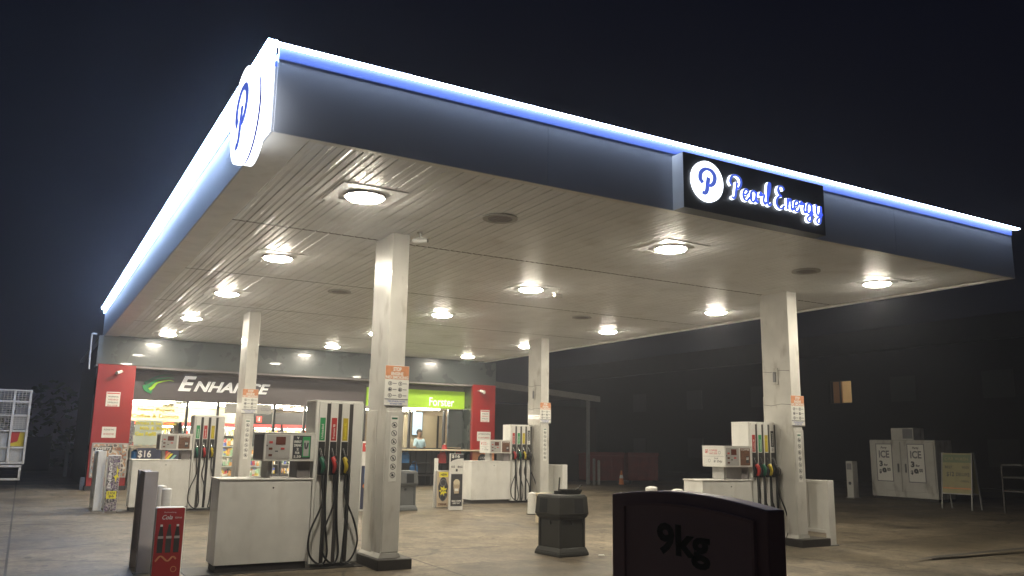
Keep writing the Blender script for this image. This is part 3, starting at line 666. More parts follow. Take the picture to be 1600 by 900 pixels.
# black engine-oil boxes on top of the lower shelf
tag(MB().box(11.25, 11.75, 27.85, 28.15, SZ + .376, SZ + .60, 'black').build('black_crate'), 'black crate on the lower shelf of the outdoor rack', 'crate')

# $16 banner left with blue gas/water bottles
def bottle_cage():
    c = thing('bottle_rack', 'grey open rack holding blue water bottles under the left shop window', 'rack', (2.88, 27.95, SZ))
    for x in (0, .52, 1.9, 2.55):
        for y in (0, .38): MB().box(x, x + .035, y, y + .035, 0, 1.22, 'galv').build('upright', c)
    for z in (.10, .48, .86, 1.2): MB().box(0, 2.58, 0, .41, z - .02, z, 'galv').build('shelf', c)
bottle_cage()
b0 = None; k = 0
for r, z in enumerate((.10, .48, .86)):
    for q, x in enumerate((3.05, 3.28, 3.62, 3.92, 4.22, 4.52, 4.95, 5.22)):
        if b0 is None:
            o = b0 = thing('water_bottle', '', 'bottle', (0, 0, 0), 0, 'blue water bottles in the rack')
            mb = MB(); mb.cyl((0, 0, 0), .125, .24, 'bgas', 16); mb.cyl((0, 0, .24), .125, .06, 'bgas', 16, r1=.04, caps=False); mb.build('bottle_body', o, .012)
            mb = MB(); mb.cyl((0, 0, .30), .035, .03, 'paper', 10); mb.build('cap', o)
        else: o = copy_tree(b0)
        o.location = (x, 28.15, SZ + z + .001); o['label'] = 'blue water bottle on the %s shelf of the rack, %s from the left' % (['bottom', 'middle', 'top'][r], ['first', 'second', 'third', 'fourth', 'fifth', 'sixth', 'seventh', 'last'][q])
bn = thing('price_banner', 'dark $16 banner with a rainbow arc on the water bottle rack', 'banner', (3.07, 27.93, SZ + .62))
MB().box(0, 2.0, -.012, 0, 0, .60, 'navy').build('banner_sheet', bn)
mb = MB(); put_text(mb, '$16', .03, .40, .29, .53, -.0135, 'paper', .015); mb.build('lettering', bn)
mb = MB(); mb.prism([(0, .0), (.75, .0), (.75, .27), (.45, .27), (.1, .22), (0, .19)], 'y', -.0145, -.013, 'paper')
for k, (m_, a) in enumerate((('red', .55), ('orange', .62), ('yel2', .69), ('teal', .80))): mb.prism([(a, .12), (a + .1, .12), (a + .34, .52 - k * .04), (a + .27, .52 - k * .04)], 'y', -.016 - k * .001, -.0146 - k * .001, m_)
mb.build('banner_print', bn)

# notices, poster and wall cameras on the red pillars
def notice(x0, x1, z0, z1, label, lines, hdr=None):
    n = thing('notice', label, 'notice', (x0, 27.578, z0), 0, 'white notices on the red pillars'); W, Hh = x1 - x0, z1 - z0
    MB().box(0, W, -.006, 0, 0, Hh, 'paper').build('notice_plate', n)
    mb = MB()
    if hdr: mb.box(.02, W - .02, -.008, -.0062, Hh - .06, Hh - .03, 'redink')
    for i, s in enumerate(lines):
        zz = Hh - (.12 if hdr else .06) - i * (Hh * .8 / max(1, len(lines))); put_text(mb, s, .05, W - .05, zz - .045, zz, -.0075, 'ink' if i % 2 == 0 else 'redink', .01)
    mb.build('lettering', n)
notice(2.04, 2.42, 2.62, 3.05, 'white warning notice on the left red pillar, upper', ['WARNING', 'VIDEO', 'SURVEILLANCE', 'IN USE'], True)
notice(2.02, 2.40, 1.70, 2.02, 'small white notice on the left red pillar, just above the food poster', ['PLEASE PAY', 'INSIDE'])
notice(14.66, 15.03, 2.50, 2.94, 'white warning notice on the right red pillar, upper', ['WARNING', 'VIDEO', 'SURVEILLANCE', 'IN USE'], True)
notice(14.53, 15.10, 1.80, 2.14, 'wide white notice on the right red pillar, above the pump console', ['ATTENTION', 'CUSTOMERS'])
fp = thing('food_poster', 'framed poster of cakes with dark banner lettering on the left red pillar', 'poster', (1.80, 27.575, .55))
MB().box(0, .98, -.03, 0, 0, 1.0, 'greyl').build('frame', fp, .006); MB().box(.04, .94, -.034, -.0305, .04, .96, 'foodprint').build('poster_print', fp)
mb = MB(); mb.prism([(.05, .86), (.55, .92), (.55, .80), (.3, .76), (.3, .68), (.14, .66), (.12, .76), (.05, .76)], 'y', -.036, -.0342, 'ink'); put_text(mb, 'SWEETS', .09, .52, .80, .88, -.037, 'paper', .03, .1); mb.build('lettering', fp)
rp = thing('round_deal_poster', 'orange red poster with a dark round price badge low on the right red pillar', 'poster', (14.36, 27.575, .95))
MB().box(0, .9, -.01, 0, 0, .5, 'orangel').build('poster_sheet', rp); mb = MB(); mb.cyl((.42, -.014, .18), .2, .003, 'ink', 24, 'y'); put_text(mb, '2 FOR', .30, .54, .2, .28, -.016, 'paper', .02); put_text(mb, '$5', .34, .5, .06, .17, -.016, 'paper', .02); mb.build('price_badge', rp)
def wallcam(x, z, rz, label):
    c = thing('wall_camera', label, 'camera', (x, 27.57, z), rz, 'cameras on the red pillars')
    mb = MB(); mb.cyl((0, -.12, 0), .018, .13, 'greyl', 8, 'y'); mb.build('bracket', c)
    mb = MB(); mb.tube([(0, -.12, .0), (-.06, -.32, -.06)], .05, 'white2', 14, 1); b = mb.build('camera_body', c)
wallcam(2.42, 3.66, R(-25), 'white wall camera with a long shadow on the left red pillar')
wallcam(14.52, 3.64, R(30), 'left of the two white wall cameras on the right red pillar')
wallcam(14.74, 3.62, R(-10), 'right of the two white wall cameras on the right red pillar')

# awning at the right of the shop
aw = thing('side_awning', 'sloping side awning on a thin grey post right of the shop', 'awning', (0, 29.5, 0))
mb = MB(); mb.prism([(15.3, 4.02), (21.55, 3.57), (21.55, 3.81), (15.3, 4.27)], 'y', 0, .08, 'greyl'); mb.build('beam', aw)
mb = MB(); mb.prism([(15.3, 4.22), (21.55, 3.77), (21.55, 3.80), (15.3, 4.25)], 'y', .081, 7.5, 'grey'); mb.build('roof_sheet', aw)
MB().box(20.88, 21.0, .0, .12, gz(20.9, 29.5), 3.6, 'galv').build('post', aw, .006)
bw = tag(MB().box(15.32, 24, 33.2, 33.5, -.2, 3.5, 'brown').build('carport_wall'), 'dark wall under the side awning right of the shop', 'wall')
MBB = MB().box(21.2, 21.28, 29.5, 29.58, -.05, 1.14, 'galv').cyl((21.24, 29.54, 1.14), .04, .02, 'galv', 10)
tag(MBB.build('bollard'), 'thin grey bollard right beside the awning post', 'bollard', 'bollards by the awning post')
tag(MB().cyl((21.75, 29.9, -.05), .06, 1.08, 'greyl', 14).sphere((21.75, 29.9, 1.03), .06, 'greyl', 12, 1, True).build('bollard'), 'dim grey bollard one step right of the awning post bollard', 'bollard', 'bollards by the awning post')
# dark red bins and a traffic cone
def skip(x, y, W, rz, label):
    s = thing('red_bin', label, 'bin', (x, y, 0), rz, 'dark red bins beyond the awning')
    mb = MB(); mb.prism([(0, .15), (W, .15), (W + .02, 1.25), (-.02, 1.25)], 'y', 0, 1.2, 'darkred')
    for k in range(4): mb.box(.06 + k * (W - .18) / 3, .12 + k * (W - .18) / 3, -.035, -.002, .2, 1.2, 'darkred')
    mb.build('bin_body', s, .01)
    MB().prism([(-.04, 1.0 + .26), (1.26, 1.26), (1.26, 1.34), (-.04, 1.42)], 'x', -.03, W + .03, 'darkred').build('lid', s, .01)
    for k in (.15, W - .15): mb = MB(); mb.cyl((k - .03, .15, .08), .08, .06, 'black', 14, 'x'); mb.build('wheel', s)
skip(22.4, 31.4, 1.7, R(-8), 'left of two dark red bins beyond the awning post')
skip(24.3, 31.1, 1.5, R(-14), 'right of two dark red bins, farther from the awning post')
cn = thing('traffic_cone', 'small traffic cone with a pale band standing before the dark red bins', 'cone', (23.2, 30.2, 0))
MB().box(-.17, .17, -.17, .17, 0, .03, 'black').build('cone_base', cn, .005); MB().cyl((0, 0, .03), .12, .60, 'orange', 20, r1=.03).build('cone_body', cn); MB().cyl((0, 0, .30), .086, .14, 'paper', 20, r1=.063, caps=False).build('reflective_band', cn)

# ================================================================== FUEL PUMPS
def pump(R_, y, nh, kinds, label, poster, side=None, n2=None):
    z0 = gz(R_ - .9, y)
    p = thing('fuel_pump', label, 'fuel pump', (R_, y, z0), 0, 'fuel pumps under the canopy')
    D = .50
    # long low cabinet
    mb = MB(); mb.box(-1.92, -.70, 0, D, .10, 1.17, 'white'); mb.box(-1.935, -.69, -.012, D + .012, 1.17, 1.195, 'white'); mb.cyl((-1.22, -.006, 1.07), .012, .008, 'black', 10, 'y'); cab = mb.build('cabinet', p, .006)
    MB().box(-1.89, -.72, .02, D - .02, 0, .10, 'kick').build('kick_base', p)
    # console head on two legs
    MB().box(-.90, -.72, .05, D - .05, 1.195, 1.42, 'grey').build('console_leg', p, .004); MB().box(-1.30, -1.24, .1, D - .1, 1.195, 1.42, 'greyl').build('console_leg', p, .004)
    mb = MB(); mb.box(-1.39, -.70, -.03, D + .06, 1.42, 1.79, 'white2'); mb.box(-1.40, -.69, -.04, D + .07, 1.79, 1.805, 'white2'); con = mb.build('console', p, .008)
    F = -.031
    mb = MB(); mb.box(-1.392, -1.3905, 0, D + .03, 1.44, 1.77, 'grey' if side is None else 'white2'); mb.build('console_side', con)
    mb = MB(); mb.box(-1.36, -1.04, F - .004, F, 1.45, 1.77, 'greyl'); mb.build('keypad_panel', con)
    MB().box(-1.235, -1.105, F - .010, F - .0045, 1.64, 1.745, 'disp').build('price_display', con)
    for k in range(3): MB().box(-1.325, -1.278, F - .010, F - .0045, 1.655 - k * .085, 1.685 - k * .085, 'disp' if k else 'redink').build('button', con)
    MB().box(-1.24, -1.20, F - .010, F - .0045, 1.545, 1.56, 'ink').build('card_slot', con); MB().box(-1.165, -1.115, F - .010, F - .0045, 1.575, 1.60, 'redink').build('button', con)
    mb = MB(); mb.cyl((-1.352, F - .012, 1.625), .010, .008, 'black', 10, 'y'); mb.build('key_lock', con)
    mb = MB(); mb.box(-1.0, -.755, F - .006, F, 1.455, 1.765, 'ink' if poster == 'drink' else 'brownink')
    if poster == 'drink':
        mb.box(-.87, -.765, F - .008, F - .0062, 1.475, 1.75, 'green'); mb.box(-.855, -.78, F - .0095, F - .0082, 1.49, 1.70, 'greyl')
        for i, s_ in enumerate(('V', 'ENERGY', 'DRINK', '2', 'FOR', '5.50')):
            ww = {1: .03, 3: .06}.get(len(s_), .10); zz = 1.75 - i * .05
            put_text(mb, s_, -.935 - ww / 2, -.935 + ww / 2, zz - .034, zz, F - .0068, 'paper', .03)
        stroke(mb, [(-.84, 1.67), (-.83, 1.60), (-.81, 1.60), (-.795, 1.67)], .018, F - .011, F - .0096, 'ink')
    else:
        put_text(mb, 'COFFEE', -.985, -.77, 1.725, 1.755, F - .0068, 'paper', .02); mb.box(-.86, -.79, F - .0078, F - .0062, 1.50, 1.62, 'ink'); put_text(mb, '$1', -.855, -.80, 1.55, 1.60, F - .0085, 'paper', .03)
    mb.build('console_poster', con)
    if side:
        n = MB(); X_ = -1.3935
        put_text(n, '$1', D - .02, D - .10, 1.66, 1.74, X_, 'redink', .04, axis='x'); put_text(n, 'COFFEE', D - .13, D - .34, 1.70, 1.735, X_, 'redink', .01, axis='x'); put_text(n, 'ANY SIZE', D - .13, D - .34, 1.65, 1.68, X_, 'redink', .01, axis='x')
        n.box(X_, -1.3922, 0, D + .03, 1.608, 1.612, 'greyink'); put_text(n, 'Fresh', D - .26, D - .36, 1.56, 1.59, X_, 'ink', .01, axis='x'); put_text(n, '$1 Drip', D - .24, D - .46, 1.49, 1.545, X_, 'ink', .02, .2, axis='x')
        for (yy, zz) in ((.1, 1.68), (.37, 1.53)):
            r_ = MB(); r_.ring((0, 0), .024, .03, 0, .001, 'greyink', 18); r_.xf(Matrix.Translation((X_, yy, zz)) @ Matrix.Rotation(R(90), 4, 'Z')); n.join(r_)
        n.build('side_print', con)
    # hose tower
    mb = MB(); mb.box(-.68, 0, .03, D, .05, 2.25, 'white'); mb.box(-.69, .004, .03, D + .004, 2.25, 2.265, 'white'); mb.build('tower', p, .008)
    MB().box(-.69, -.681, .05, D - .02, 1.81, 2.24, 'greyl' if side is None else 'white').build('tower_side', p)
    pt = .165; left = -.665 + (.0 if nh == 4 else .02)
    cen = []
    for k in range(nh):
        x0 = left + k * pt; x1 = x0 + .108
        cen.append((x0 + x1) / 2)
        MB().box(x0, x1, 0, .028, .06, 2.24, 'white2').build('hose_pilaster', p, .005)
    gx = [left + k * pt + .109 for k in range(nh)]
    for x in gx: MB().box(x, x + .055, .012, .0295, .06, 2.22, 'gap').build('hose_channel', p)
    MB().box(left + nh * pt, -.002, 0, .028, .06, 2.24, 'white2').build('hose_pilaster', p, .005)
    for k in range(nh):
        c = cen[k]; kd = kinds[k]; cm = {'g': 'green', 'r': 'red', 'y': 'yellow', 'b': 'ink'}[kd]; gm = {'g': 'greend', 'r': 'red', 'y': 'yellow', 'b': 'black'}[kd]
        top = 2.02 if kd != 'b' else 2.10
        mb = MB(); mb.box(c - .038, c + .038, -.0035, -.0005, 1.705 if kd != 'b' else 1.80, top, cm); lb = mb.build('grade_label', p)
        mb = MB(); put_text(mb, {'g': 'Unleaded', 'r': 'Premium 98', 'y': 'Premium 95', 'b': 'Diesel'}[kd], c - .016, c + .016, 1.73 if kd != 'b' else 1.83, (1.93 if kd != 'y' else 1.95) if kd != 'b' else 2.06, -.005, 'paper' if kd != 'y' else 'yel2', .01, vertical=True); mb.build('lettering', lb)
        if kd == 'b': mb = MB(); put_text(mb, 'D', c - .02, c + .02, 1.72, 1.77, -.0015, 'ink', .02); mb.build('lettering', lb)
        mb = MB(); mb.box(c - .046, c + .046, -.012, -.0008, 1.235, 1.69, 'black'); mb.box(c - .046, c - .036, -.05, -.012, 1.235, 1.50, 'black'); mb.box(c + .036, c + .046, -.05, -.012, 1.235, 1.50, 'black'); mb.box(c - .036, c + .036, -.05, -.012, 1.235, 1.25, 'black'); mb.build('nozzle_boot', p, .003)
        nz = MB(); nz.tube([(c - .012, -.06, 1.47), (c, -.09, 1.42), (c + .012, -.10, 1.35), (c + .012, -.07, 1.27)], lambda t: .034 - .008 * abs(t - .35), gm, 10); nz.tube([(c + .01, -.10, 1.44), (c + .03, -.15, 1.38), (c + .02, -.14, 1.29), (c + .012, -.09, 1.27)], .009, 'black', 6)
        no = nz.build('nozzle', p); mb = MB(); mb.tube([(c - .004, -.07, 1.45), (c - .016, -.055, 1.53), (c - .03, -.03, 1.60)], .013, 'chrome', 10); mb.build('spout', no)
        # hose: from the nozzle down in a loop and back up in the channel
        g_ = gx[min(k, len(gx) - 1)] + .027; rnd = random.Random(int(R_ * 10) + int(y) * 7 + k * 3)
        side_ = (1 if (k == nh - 1) else -1 if k == 0 else rnd.choice((-1, 1)))
        sw = rnd.uniform(.07, .14) * side_
        bot = rnd.uniform(.05, .10)
        pts = [(c + .012, -.07, 1.28), (c + .012, -.085, 1.10), (c - .02 * side_, -.10, .85), (c + sw, -.13, .48), (c + sw * .95, -.14, .20), ((c + g_) / 2, -.13, bot), (g_ - sw * .35, -.09, .20), (g_ - sw * .15, -.05, .55), (g_, -.02, 1.0), (g_, -.01, 1.30)]
        if k == nh - 1: pts = [(c + .012, -.07, 1.28), (c, -.085, 1.10), (c + .03, -.10, .90), (c + .15, -.12, .62), (c + .21, -.13, .35), (c + .13, -.13, .12), (c + .0, -.12, bot), (g_ - .06, -.08, .22), (g_ - .03, -.04, .6), (g_, -.01, 1.25)]
        mb = MB(); mb.tube(pts, .0135, 'rubber', 8, 7); mb.build('hose', p)
    return p
pump(4.21, 11.5, 3, 'gry', 'nearest white fuel pump with three hoses and a drink poster on its console', 'drink')
pp2 = pump(4.10, 20.5, 3, 'gry', 'second left fuel pump, three hoses, before the shop window with yellow lettering', 'coffee')
pp3 = pump(12.58, 20.5, 4, 'rgyb', 'far fuel pump with four hoses in front of the right red pillar', 'coffee', True)
pump(12.58, 11.5, 4, 'rgyb', 'right fuel pump with four hoses, partly behind the dark 9kg sign', 'coffee', True)
pp2.scale = (1, 1, .945); pp3.scale = (1, 1, .945)
# island slabs under pumps
for k, (x0, x1, y) in enumerate([(1.95, 4.28, 11.4), (1.95, 4.28, 20.4), (10.3, 12.52, 20.4), (10.3, 12.52, 11.4)]):
    m = MB(); z0 = gz((x0 + x1) / 2, y); m.box(x0, x1, y, y + .75, z0 - .12, z0 + .012, 'kick'); struct(m.build('pump_island_slab', None, .01))

# ------------------------------------------------------------------ white end barriers
M['bgrey'] = mat('barrier_grey_paint', (.42, .38, .37), .6, noise=.12, nscale=3)
def barrier(x, y, h, label, L=1.2, m='white'):
    b = thing('end_barrier', label, 'barrier', (x, y, gz(x, y)), 0, 'steel barriers at the ends of the pump islands')
    MB().box(0, .17, 0, .09, 0, h, m).build('post', b, .008); MB().box(0, .17, L - .09, L, 0, h, m).build('post', b, .008)
    MB().box(.03, .14, .09, L - .09, h - .07, h - .01, m).build('top_rail', b, .006); MB().box(.03, .14, .09, L - .09, .22, .28, m).build('bottom_rail', b, .006)
    mb = MB()
    n = 3; w_ = (L - .20) / n
    for k in range(n): mb.box(.06, .085, .10 + k * w_, .10 + (k + 1) * w_ - .02, .28, h - .07, m)
    mb.build('infill_panel', b, .004)
    MB().box(-.03, .20, -.03, .12, 0, .02, 'galv').build('foot_plate', b)
barrier(1.42, 11.85, 1.27, 'grey steel barrier at the left end of the nearest pump, beside the red drink sign', .75, 'bgrey')
barrier(1.50, 20.8, 1.30, 'white steel barrier at the left end of the second pump, before the food poster', 1.1)
barrier(13.30, 10.95, 1.20, 'white panel barrier right of the right-hand column', 1.5)
barrier(13.22, 19.9, 1.06, 'white panel barrier behind the black square bin', 1.6)
# round bollards
def bollard(x, y, h, r, label, m='white2'):
    z0 = gz(x, y); b = thing('bollard', label, 'bollard', (x, y, z0), 0, 'round white bollards')
    MB().cyl((0, 0, 0), r, h - .02, m, 22).sphere((0, 0, h - .02), r, m, 22, .35, True).build('tube', b)
    MB().cyl((0, 0, 0), r + .03, .02, 'kick', 20).build('base_ring', b)
bollard(1.765, 12.75, 1.04, .065, 'rear of two round bollards behind the red drink sign')
bollard(1.795, 12.45, 1.02, .065, 'front of two round bollards behind the red drink sign')
bollard(1.80, 21.3, 1.15, .08, 'round white bollard behind the yellow and black drink sign')
bollard(9.48, 11.5, 1.06, .10, 'left of two bollards whose caps show over the dark 9kg sign', 'paper')
bollard(10.07, 11.5, 1.02, .10, 'right of two bollards whose caps show over the dark 9kg sign', 'paper')
bollard(10.75, 17.5, .50, .10, 'low cream stub post behind the black square bin')
# pale bucket box behind the bin
tag(MB().box(9.80, 10.15, 15.5, 15.8, .04, .64, 'cream').box(9.78, 10.17, 15.48, 15.82, .64, .67, 'cream').build('cream_box', None, .02), 'yellowish box standing behind the left side of the black square bin', 'box')
# driveway bollard at left, far
tag(MB().cyl((1.6, 37.5, .15), .07, 1.25, 'greyl', 14).sphere((1.6, 37.5, 1.4), .07, 'greyl', 12, 1, True).build('bollard'), 'faint grey bollard in the dark left of the red pillar', 'bollard')
tag(MB().box(1.62, 1.74, 28.0, 28.2, SZ, SZ + .35, 'greyl').build('meter_box', None, .01), 'small pale box on the ground at the outer edge of the left red pillar', 'box')

# right: square white bollard with a sticker
sqb = thing('sign_bollard', 'square white post with a small dark sticker left of the ice box', 'bollard', (26.05, 20.35, 0))
MB().box(-.14, .14, -.14, .14, 0, 1.3, 'ice').build('post', sqb, .02); MB().box(-.142, -.1405, -.1, .1, 1.0, 1.22, 'greyink').build('top_label', sqb); MB().cyl((-.145, 0, .52), .06, .004, 'ink', 14, 'x').build('sticker', sqb); MB().box(-.18, .18, -.18, .18, 0, .03, 'galv').build('foot_plate', sqb)

# ------------------------------------------------------------------ ice box
ib = thing('ice_box', 'white two-door ice merchandiser with ICE 3 for $9 posters and a motor unit on top', 'ice box', (26.8, 17.56, 0), R(0))
MB().box(0, .95, 0, 2.55, .10, 2.07, 'ice').build('cabinet', ib, .02)
MB().box(.05, .9, .05, 2.5, 0, .10, 'kick').build('base', ib)
for y0 in (.05, 1.31):
    d = MB().box(-.03, -.001, y0, y0 + 1.19, .30, 2.0, 'ice').build('door', ib, .012)
    MB().box(-.07, -.031, y0 + (1.05 if y0 < 1 else .08), y0 + (1.09 if y0 < 1 else .12), .95, 1.25, 'greyink').build('handle', d)
for y0 in (.38, 1.62):
    ps = thing('ice_poster', 'ICE 3 for $9 poster on the %s door of the ice box' % ('right' if y0 < 1 else 'left'), 'poster', (26.768, 17.56 + y0, .62), 0, 'posters on the ice box')
    MB().box(-.004, 0, 0, .66, 0, 1.32, 'greyink').build('border', ps); MB().box(-.006, -.0041, .03, .63, .03, 1.29, 'paper').build('poster_sheet', ps)
    mb = MB(); A = 'x'; X_ = -.0075
    put_text(mb, 'Party', .45, .20, 1.12, 1.22, X_, 'ink', .02, .2, axis=A); put_text(mb, 'ICE', .54, .12, .82, 1.08, X_, 'greyink', .03, axis=A)
    put_text(mb, '3', .54, .40, .52, .72, X_, 'ink', .05, axis=A); put_text(mb, 'for', .36, .20, .54, .62, X_, 'ink', .04, axis=A)
    put_text(mb, '$', .56, .46, .26, .42, X_, 'ink', .04, axis=A); put_text(mb, '9', .44, .26, .20, .48, X_, 'ink', .06, axis=A); put_text(mb, '00', .24, .10, .36, .48, X_, 'ink', .04, axis=A)
    mb.build('lettering', ps)
cu = thing('cooling_unit', 'small white cooling unit on top of the ice box', 'cooling unit', (26.95, 18.43, 2.071)); MB().box(0, .6, 0, .88, 0, .42, 'ice').build('casing', cu, .01); MB().box(-.004, -.001, .04, .42, .05, .38, 'greyink').build('grille', cu)
# A-frame board
af = thing('a_frame_board', 'yellowish sandwich board on grey legs right of the ice box', 'sign board', (24.4, 14.95, 0), R(0))
M['afp'] = mat('a_frame_face', (.30, .27, .14), .6, noise=.15, nscale=5); M['afg'] = mat('a_frame_green', (.14, .18, .10), .6)
for sx, k in ((0, 1), (.5, -1)):
    mt = Matrix.Translation((sx, 0, 0)) @ Matrix.Rotation(R(7 * k), 4, 'Y')
    MB().box(-.012, 0, .02, .94, .47, 1.66, 'afp').xf(mt).build('board', af)
    for yy in (0, .93): MB().box(-.02, .02, yy, yy + .03, 0, 1.68, 'galv').xf(mt).build('leg', af)
    MB().box(-.02, .02, .03, .93, .44, .47, 'galv').xf(mt).build('cross_bar', af)
mb = MB(); mb.box(-.015, -.0125, .04, .92, 1.38, 1.62, 'afg'); mb.box(-.015, -.0125, .04, .92, .60, .63, 'orange')
put_text(mb, 'CAR WASH', .86, .12, 1.44, 1.54, -.0165, 'afp', .01, axis='x'); put_text(mb, 'BEST', .85, .62, 1.2, 1.28, -.0155, 'ink', .01, axis='x'); put_text(mb, 'WASH', .32, .1, 1.2, 1.28, -.0155, 'ink', .01, axis='x'); put_text(mb, '$12', .80, .56, .95, 1.1, -.0155, 'ink', .02, axis='x'); put_text(mb, 'DELUXE', .50, .08, .98, 1.08, -.0155, 'ink', .02, axis='x'); put_text(mb, 'OPEN', .36, .10, .80, .86, -.0155, 'ink', .01, axis='x')
mb.xf(Matrix.Rotation(R(7), 4, 'Y')); mb.build('board_print', af)
# far right handrail
hr = thing('handrail', 'thin dark metal rail at the far right edge', 'rail', (24.4, 14.0, 0))
for z in (.62, 1.0, 1.35): MB().box(-.02, .02, -6, 0, z - .02, z + .02, 'gap').build('rail', hr)
for y in (0, -1.5, -3, -4.5): MB().box(-.02, .02, y - .02, y + .02, 0, 1.35, 'gap').build('upright', hr)

# ------------------------------------------------------------------ litter bins
def bin_(x, y, rz, m, label, sq=True, sc=1.):
    b = thing('litter_bin', label, 'bin', (x, y, gz(x, y)), rz, 'litter bins')
    def frus(a, c, z0, z1): return [(-a, -a, z0), (a, -a, z0), (a, a, z0), (-a, a, z0), (-c, -c, z1), (c, -c, z1), (c, c, z1), (-c, c, z1)]
    FS = [(0, 3, 2, 1), (4, 5, 6, 7), (0, 1, 5, 4), (1, 2, 6, 5), (2, 3, 7, 6), (3, 0, 4, 7)]
    mb = MB(); mb.add(frus(.345 * sc, .34 * sc, 0, .055), FS, m); mb.add(frus(.34 * sc, .30 * sc, .055, .13), FS, m); mb.build('base', b, .012)
    mb = MB(); mb.add(frus(.285 * sc, .275 * sc, .12, .58), FS, m)
    for sx, sy in ((1, 1), (-1, 1), (1, -1), (-1, -1)): mb.box(min(sx * .24, sx * .30) * sc, max(sx * .24, sx * .30) * sc, min(sy * .24, sy * .30) * sc, max(sy * .24, sy * .30) * sc, .12, .58, m)
    bd = mb.build('bin_body', b, .018)
    MB().cyl((-.0, -.292 * sc, .50), .03, .012, 'black', 14, 'y').build('lock', bd)
    mb = MB(); mb.cyl((-.292 * sc, 0, .50), .03, .012, 'black', 14, 'x'); mb.build('lock', bd)
    # hood: flared, chamfered, openings painted as flat dark patches of inner shade
    mb = MB(); mb.add(frus(.29 * sc, .345 * sc, .55, .62), FS, m); mb.add(frus(.345 * sc, .325 * sc, .62, .91), FS, m)
    mb.add(frus(.325 * sc, .29 * sc, .91, .935), FS, m); hd = mb.build('hood', b, .02)
    for sgn, ax in ((-1, 'y'), (1, 'y'), (-1, 'x')):
        mb = MB(); a0, a1 = (.345 - .05 * .2) * sc, .30 * sc
        pts = [(.0, sgn * (.343 * sc + .003), .655), (.21 * sc, sgn * (.343 * sc + .003), .655), (.21 * sc, sgn * (.328 * sc + .003), .87), (.0, sgn * (.328 * sc + .003), .87)]
        if ax == 'x': pts = [(q_[1], q_[0], q_[2]) for q_ in pts]
        mb.add(pts, [(0, 1, 2, 3)], 'dark'); mb.build('opening', hd)
    return b
bin_(7.63, 11.50, R(8), 'bin', 'black square litter bin with squeegee handle standing in the open forecourt', sc=.90)
bin_(8.12, 19.30, 0, 'bin2', 'dark grey litter bin half hidden behind the nearest column', sc=.92)
# window-wash bits on the black bin
zz = gz(7.63, 11.5) + .936
sqg = thing('squeegee', 'black squeegee standing in the tray on the black litter bin', 'squeegee', (7.60, 11.55, zz)); mb = MB(); mb.tube([(0, 0, .02), (.02, 0, .26)], .012, 'black', 8, 1); mb.build('handle', sqg); MB().box(-.08, .08, -.02, .02, 0, .05, 'bin').build('head', sqg, .006)
tr = thing('wash_tray', 'low dark wash tray on top of the black litter bin', 'tray', (7.78, 11.5, zz)); mb = MB(); mb.add([(-.12, -.1, .001), (.14, -.1, .001), (.14, .1, .001), (-.12, .1, .001), (-.15, -.12, .07), (.17, -.12, .07), (.17, .12, .07), (-.15, .12, .07)], [(0, 3, 2, 1), (0, 1, 5, 4), (1, 2, 6, 5), (2, 3, 7, 6), (3, 0, 4, 7)], 'bin'); mb.build('tray_body', tr); mb = MB(); mb.tube([(.10, 0, .05), (.18, 0, .09), (.24, 0, .14)], .012, 'bin', 8); mb.build('tray_handle', tr)

# ------------------------------------------------------------------ floor signs
ck = thing('drink_sign', 'upright red drink advert on a pole cover beside the nearest pump', 'sign', (1.545, 11.47, gz(1.5, 11.5)), R(-2))
MB().box(0, .35, 0, .13, 0, .85, 'white2').build('sign_body', ck, .02); MB().box(.012, .338, -.004, -.0005, .01, .838, 'cokered').build('sign_face', ck)
mb = MB(); Yc = -.0055
put_text(mb, 'Refreshing', .10, .24, .775, .795, Yc, 'white2', .0); put_text(mb, 'Cola', .08, .20, .70, .755, Yc, 'white2', .01, .3); put_text(mb, 'time', .23, .31, .71, .735, Yc, 'white2', .0)
for k, (x, m_) in enumerate(((.08, 'redink'), (.175, 'greend'), (.27, 'ink'))):
    mb.prism([(x - .032, .30), (x + .032, .30), (x + .034, .48), (x + .02, .58), (x + .012, .64), (x - .012, .64), (x - .02, .58), (x - .034, .48)], 'y', Yc - .001, Yc + .001, 'kick' if m_ != 'greend' else 'gap'); mb.box(x - .032, x + .032, Yc - .0025, Yc - .0012, .47, .50, 'greyl'); mb.box(x - .014, x + .014, Yc - .0025, Yc - .0012, .615, .64, 'white2' if k != 1 else m_)
stroke(mb, [(.04, .2), (.1, .26), (.18, .20), (.24, .25), (.28, .22)], .02, Yc - .002, Yc, 'orangel'); mb.ring((.26, .10), .028, .036, Yc - .002, Yc, 'orangel', 18)
mb.build('sign_print', ck)
ms = thing('drink_sign', 'yellow and black energy drink advert leaning at the second pump barrier', 'sign', (1.70, 20.62, gz(1.7, 20.6)), 0)
ms.scale = (.76, 1, 1)
MB().box(0, .34, 0, .10, 0, 1.22, 'white2').build('sign_body', ms, .015); MB().box(.01, .33, -.004, -.0005, .01, 1.2, 'drinkprint').build('sign_face', ms)
mb = MB(); mb.prism([(.18, .75), (.26, .80), (.24, 1.0), (.28, .90), (.33, .92), (.28, .82), (.33, .72), (.27, .74), (.25, .62), (.22, .72)], 'y', -.006, -.0042, 'yel2'); mb.box(.04, .30, -.006, -.0042, .28, .44, 'yel2'); put_text(mb, 'ENERGY', .05, .13, .50, 1.08, -.0062, 'paper', .03, vertical=True); put_text(mb, '2 FOR', .07, .27, .37, .42, -.0075, 'ink', .02); put_text(mb, '$6', .10, .24, .30, .36, -.0075, 'ink', .02); mb.box(.08, .11, -.006, -.0042, .20, .28, 'ink'); mb.box(.22, .25, -.006, -.0042, .20, .28, 'ink'); mb.build('sign_print', ms)
